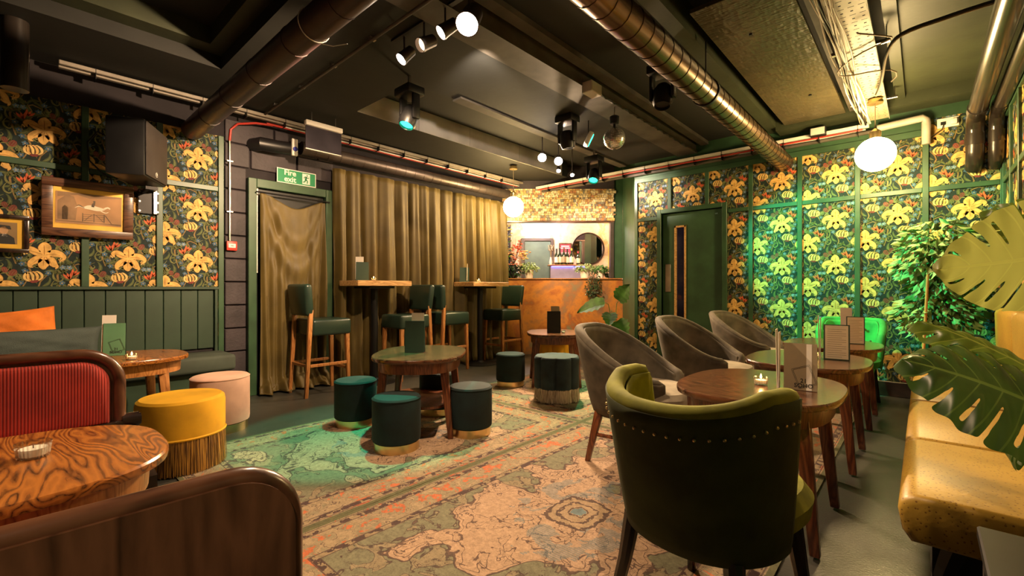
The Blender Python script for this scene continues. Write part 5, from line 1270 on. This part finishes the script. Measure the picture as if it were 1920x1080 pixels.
# ------------------------------------------------------------------ pictures and loudspeaker on the left wall
def wpic(name, label, y, z, w_, h_, fw, fm, lean, sl):
    p = thing(name, label, 'picture', (XL+.055, y, z), 0); p.rotation_euler = (0, lean, 0)
    F = [((0, -w_/2, -h_/2), (.03, w_/2, -h_/2+fw)), ((0, -w_/2, h_/2-fw), (.03, w_/2, h_/2)), ((0, -w_/2, -h_/2+fw), (.03, -w_/2+fw, h_/2-fw)), ((0, w_/2-fw, -h_/2+fw), (.03, w_/2, h_/2-fw))]
    for a, b in F: MB().b2(a, b, None, .006, 2).obj('frame_side', fm, p)
    MB().b2((.004, -w_/2+fw, -h_/2+fw), (.012, w_/2-fw, h_/2-fw)).obj('gilt_slip', sl, p); return p
p = wpic('hunting_print', 'horse-race print in a wide dark wooden frame with gilt slip', .43, 1.665, .53, .435, .062, 'mahogany', .09, 'gilt')
M['print'] = plain('aged_print_paper', (.44, .25, .12), .6, var=.15, nscale=5); M['print_dark'] = plain('print_grey_ink', (.13, .095, .065), .6, var=.3); M['print_mid'] = plain('print_brown_ink', (.28, .17, .09), .6, var=.3)
MB().b2((.0122, -.190, -.118), (.0140, .190, .120)).obj('print_sheet', 'print', p)
mb = MB(); X0 = .0146
def pp(pts, m_): mb.add([(X0, a, b_) for a, b_ in pts], [tuple(range(len(pts)))], m_)
def rb_(pts, m_):
    for q in ribbon(pts, 4): pp(q, m_)
pp([(-.18, -.09), (-.08, -.09), (-.07, .02), (-.09, .09), (-.13, .10), (-.18, .05)], 'print_mid'); pp([(-.155, -.09), (-.125, -.09), (-.12, .0), (-.14, .02), (-.155, 0)], 'print_dark')
pp([(-.18, .08), (-.07, .105), (.0, .085), (.19, .11), (.19, .118), (-.18, .118)], 'print_mid')
for z in (-.085, -.07, -.055, -.04): rb_([(-.04, z, .0015), (.09, z+.003, .0015)], 'print_dark')
for y in (-.04, .025, .085): rb_([(y, -.095, .0025), (y, -.03, .0025)], 'print_dark')
rb_([(-.03, -.09, .0018), (.025, -.035, .0018), (.08, -.09, .0018)], 'print_dark'); rb_([(.09, -.035, .003), (.13, -.10, .002)], 'print_dark')
rb_([(-.035, .01, .006), (.0, .018, .017), (.05, .010, .016), (.085, .012, .006)], 'cream'); rb_([(.08, .012, .007), (.105, .028, .006), (.12, .018, .004)], 'cream')
rb_([(-.03, .01, .004), (-.06, .02, .003), (-.085, .005, .002)], 'cream'); rb_([(.06, .0, .004), (.09, -.015, .003), (.11, -.008, .002)], 'cream'); rb_([(-.03, .008, .002), (-.06, .028, .004), (-.075, .022, .001)], 'print_dark')
rb_([(.015, .022, .008), (.022, .045, .009), (.03, .056, .003)], 'print_dark'); pp([(.026+.008*math.cos(k), .064+.008*math.sin(k)) for k in (0, 1, 2, 3, 4, 5)], 'print_dark')
rb_([(-.19, -.10, .004), (.19, -.105, .006)], 'print_mid')
mb.obj('print_drawing', None, p, False)
MB().b2((.016, -.194, -.122), (.018, .194, .124)).obj('glazing', 'pglass', p)
p = wpic('portrait_picture', 'small portrait of a man in a cap in a chipped black and gilt frame', -.02, 1.44, .25, .27, .030, 'blackwood', .07, 'gilt')
M['yellow_mount'] = plain('yellow_mount', (.62, .36, .03), .6, var=.05); M['olive_ground'] = plain('brown_portrait_ground', (.22, .14, .06), .7)
MB().b2((.0122, -.092, -.103), (.0136, .092, .103)).obj('mount', 'yellow_mount', p)
MB().b2((.0137, -.065, -.075), (.0145, .065, .080)).obj('portrait_ground', 'olive_ground', p)
mb = MB(); X0 = .0150
pp([(-.06, -.074), (.055, -.074), (.05, -.03), (.02, -.005), (-.03, -.005), (-.055, -.03)], 'ink'); pp([(.0+.022*math.cos(k*.63), .022+.028*math.sin(k*.63)) for k in range(10)], 'print'); pp([(-.028, .035), (.036, .03), (.03, .055), (-.02, .06)], 'ink'); pp([(-.01, -.02), (.02, -.02), (.01, .0), (-.005, .0)], 'paper')
mb.obj('portrait_figure', None, p, False)
sp = thing('loudspeaker', 'black loudspeaker with a mesh grille mounted high on the wallpaper', 'loudspeaker', (-4.58, .70, 1.895), math.radians(-27.6))
MB().b2((-.23, -.14, 0), (.22, .10, .43), None, .012, 2).obj('cabinet', 'black', sp)
M['grille'] = plain('grey_mesh_grille', (.075, .062, .058), .5, .4, bmp=.6, bscale=420)
MB().b2((-.218, .101, .012), (.208, .112, .418), None, .006, 2).obj('grille', 'grille', sp)
MB().lathe([(.019, 0), (.019, .002)], seg=24).xf(Matrix.Translation((.02, .112, .05))@Matrix.Rotation(-PI/2, 4, 'X')).obj('emblem', 'paper', sp)
MB().lathe([(.015, 0), (.015, .001)], seg=24).xf(Matrix.Translation((.02, .114, .05))@Matrix.Rotation(-PI/2, 4, 'X')).obj('emblem_disc', 'black', sp)
mb = MB(); [mb.b2((.012+k*.006, .1152, .040+k*.003), (.016+k*.006, .1158, .058+k*.002)) for k in range(3)]; mb.obj('emblem_mark', 'paper', sp)
br = thing('speaker_bracket', 'bolted steel wall bracket under the loudspeaker', 'bracket', (XL+.025, .80, 1.68))
MB().b2((0, -.07, 0), (.012, .07, .20), None, .002, 1).obj('wall_plate', 'black_metal', br)
MB().b2((.0, -.05, .165), (.26, -.03, .19)).b2((.24, -.06, .165), (.27, .02, .19)).obj('arm', 'black_metal', br)
MB().b2((.013, .03, .0), (.035, .055, .20), None, .002, 1).obj('channel', 'steel', br)
for y in (-.06, .062):
    for z in (.02, .10, .18): MB().tube([(.012, y, z), (.022, y, z)], .008, 8).obj('bolt', 'steel', br)
t = thing('speaker_cable', 'looped black cable hanging beside the loudspeaker', 'cable', (XL+.03, .42, 2.2))
MB().tube([(0, .16, .05), (0, .06, .10), (0, .0, .0), (0, .01, -.14), (0, .08, -.22), (0, .14, -.26), (0, .15, -.34)], .006, 8).obj('cord', 'black', t)

# ------------------------------------------------------------------ menus and candles
def menu(label, x, y, z, rz, w_, h_, bm1, bm2=None, card=None, cardh=.05, lean=.10, logo=False, lines=False, strip=False, cardx=0, group='menus standing on the tables'):
    t = thing('menu_holder', label, 'menu', (x, y, z), rz, group)
    A = Matrix.Rotation(-lean, 4, 'X'); B = Matrix.Translation((0, h_*lean*2.0, 0))@Matrix.Rotation(lean, 4, 'X')
    MB().b2((-w_/2, -.0015, .001), (w_/2, .0015, h_)).xf(A).obj('front_board', bm1, t)
    MB().b2((-w_/2, -.0015, .001), (w_/2, .0015, h_)).xf(B).obj('back_board', bm2 or bm1, t)
    if card: MB().b2((-w_*.32+cardx, .004, .02), (w_*.32+cardx, .006, h_+cardh)).xf(A).obj('card', card, t)
    if strip: MB().b2((w_*.18, -.0025, .002), (w_*.34, -.0016, h_-.002)).xf(A).obj('pale_strip', 'paper', t)
    if logo:
        mb = MB(); th = .35; c, s = math.cos(th), math.sin(th); k = w_*.30
        def fr(cx, cz, a, b_, e):
            for (p0, p1) in (((-a, -b_), (a, -b_)), ((a, -b_), (a, b_)), ((a, b_), (-a, b_)), ((-a, b_), (-a, -b_))):
                d = Vector((p1[0]-p0[0], p1[1]-p0[1])).normalized(); n_ = Vector((-d.y, d.x))*e; q = []
                for pnt, sg in ((p0, 1), (p1, 1), (p1, -1), (p0, -1)):
                    x_ = pnt[0]+n_.x*sg; z_ = pnt[1]+n_.y*sg; q.append((cx+x_*c-z_*s, -.0027, cz+x_*s+z_*c))
                mb.add(q, [(0, 1, 2, 3)])
        fr(w_*.12, h_*.30, k*.95, k*1.15, .0006); fr(w_*.12, h_*.30, k*.83, k*1.03, .0006)
        mb.xf(A).obj('logo_frame', 'ink', t, False)
        T4 = A@Matrix.Translation((w_*.10, -.0028, h_*.17))@Matrix(((1, 0, 0, 0), (0, 0, -1, 0), (0, 1, 0, 0), (0, 0, 0, 1)))
        text('lettering', '21\nSOHO', w_*.20, 'ink', t, T4, .0003, .0002)
    if lines:
        mb = MB()
        for k in range(14): mb.b2((-w_*.36, -.0024, h_*.08+k*h_*.06), (w_*(.36 if k % 3 else .2), -.0017, h_*.08+k*h_*.06+.0022))
        MB().b2((-w_*.44, -.0022, .006), (w_*.44, -.0016, h_-.006)).xf(A).obj('list_sheet', 'cream', t); tag(mb.xf(Matrix.Translation((0, -.0008, 0))).xf(A).obj('printed_line', 'menu_tan', t), kind='stuff')
    return t
menu('pale green logo menu with a white card, on the table by the green bench', -3.98, .47, .6005, BR+.45, .115, .215, 'menu_green', 'menu_dark', 'paper', .055, .08, True, cardx=-.03)
menu('dark green menu with a cream card on the table among the teal stools', -2.80, 2.02, .5705, BR, .145, .235, 'menu_dark', None, 'cream', .06, cardx=.02)
menu('near-black menu with a grey card on the table near the bar', -2.94, 3.93, .5655, BR, .145, .235, 'black', None, 'menu_tan', .055, cardx=.015)
menu('green menu with a white card on the bar table nearest the fire door', -4.63, 2.64, 1.1305, BR+.2, .135, .21, 'menu_dark', None, 'paper', .06, cardx=-.03)
menu('dark menu with a pencil standing in it on the bar table nearest the bar', -4.62, 4.15, 1.1305, BR, .125, .20, 'menu_dark', None, None)
t = thing('pencil', 'pale pencil standing up out of the menu on the far bar table', 'pencil', (-4.59, 4.17, 1.15)); MB().tube([(0, 0, 0), (.01, 0, .23)], .004, 8).obj('barrel', 'cream', t)
menu('tan logo menu with a pale stripe on the nearest oval table', -.40, 2.33, .6005, .12, .125, .205, 'menu_tan', 'menu_dark', None, logo=True, strip=True)
menu('green menu holder showing a printed list on the middle oval table', -.40, 3.47, .6005, .15, .135, .22, 'menu_dark', 'menu_dark', None, lines=True)
menu('menu holder with a printed list on the farthest oval table', -.40, 4.55, .6005, .15, .12, .22, 'menu_dark', 'menu_dark', 'paper', .07, lines=True, cardx=-.06)
def sheaf(label, x, y, z, rz, h_):
    t = thing('paper_sheaf', label, 'papers', (x, y, z), rz)
    for k in range(2): MB().b2((-.004+k*.004, -.03, 0), (-.0005+k*.004, .03, h_-.012*k)).xf(Matrix.Rotation(-.02+.03*k, 4, 'Y')).obj('sheet', 'cream' if k != 1 else 'paper', t)
sheaf('tall folded paper sheaf standing beside the tan logo menu', -.483, 2.325, .6005, .1, .265)
sheaf('tall folded paper sheaf beside the printed list on the middle table', -.487, 3.46, .6005, .1, .275)
def candle(label, x, y, z, r=.03, h=.036, lit=True, lp=1.0):
    t = thing('tealight_candle', label, 'candle', (x, y, z), 0, 'tealights in glass holders')
    rf = lambda q: 1+.03*math.cos(q*24)
    MB().lathe([(r*.80, 0), (r*.86, .002), (r, h), (r*.93, h), (r*.82, .005)], seg=96, rf=rf, cap=False).lathe([(.001, .0), (r*.80, 0)], seg=24, cap=False).obj('glass_cup', 'glass', t)
    MB().lathe([(r*.74, .006), (r*.78, h*.62), (.002, h*.60)], seg=28, cap=False).obj('wax', 'wax', t)
    MB().tube([(0, 0, h*.6), (.001, 0, h*.6+.008)], .0012, 6).obj('wick', 'ink', t)
    if lit:
        MB().lathe([(.0006, 0), (.004, .005), (.0045, .009), (.0025, .016), (.0004, .023)], seg=12).xf(Matrix.Translation((0, 0, h*.6+.006))).obj('flame', 'flame', t)
        point('candle_flame_light', (x, y, z+h+.016), .35*lp, (1, .5, .15), .006)
    return t
candle('ribbed clear glass tealight on the front rosewood table', -1.755, .045, .6005, .036, .040, False)
candle('lit tealight beside the pale green menu', -3.68, .52, .6005)
candle('lit tealight on the bar table nearest the fire door', -4.44, 2.67, 1.1305, .026, .03)
candle('lit tealight on the bar table nearest the bar', -4.44, 4.25, 1.1305, .026, .03)
candle('lit tealight in clear glass on the nearest oval table', -.56, 2.35, .6005)
candle('lit tealight on the middle oval table, behind the logo menu', -.52, 3.45, .6005)
candle('tiny tealight glass beside the near-black menu', -2.87, 4.0, .5655, .022, .03, False)

# ------------------------------------------------------------------ pieces that belong to a part go one level deeper
bpy.context.view_layer.update()
SUB = dict(piping='upholstery', wick='wax', lens=('lamp_head', 'housing'), bottle_label='body', capsule='body', nail_stud='outer_shell', button='inner_back', push_plate='door_leaf',
           window_beading='door_leaf', pane='door_leaf', door_fixing='door_leaf', emblem='grille', emblem_disc='grille', emblem_mark='grille', plug='plate', switch='plate', logo_frame='front_board', lettering=('front_board', 'green_field'),
           pale_strip='front_board', printed_line='list_sheet', knob='housing', poster_line='print', mark='window', print_drawing='print_sheet', portrait_figure='portrait_ground', light_strip='front_panel')
base = lambda o: o.name.split('.')[0]
CH = {}
for o in bpy.data.objects:
    if o.parent: CH.setdefault(o.parent, []).append(o)
for root, cs in list(CH.items()):
    if root.parent: continue
    for c in cs:
        w_ = SUB.get(base(c))
        if not w_: continue
        for q in (w_ if isinstance(w_, tuple) else (w_,)):
            hit = [k for k in cs if base(k) == q]
            if hit:
                c.parent = hit[0]; break
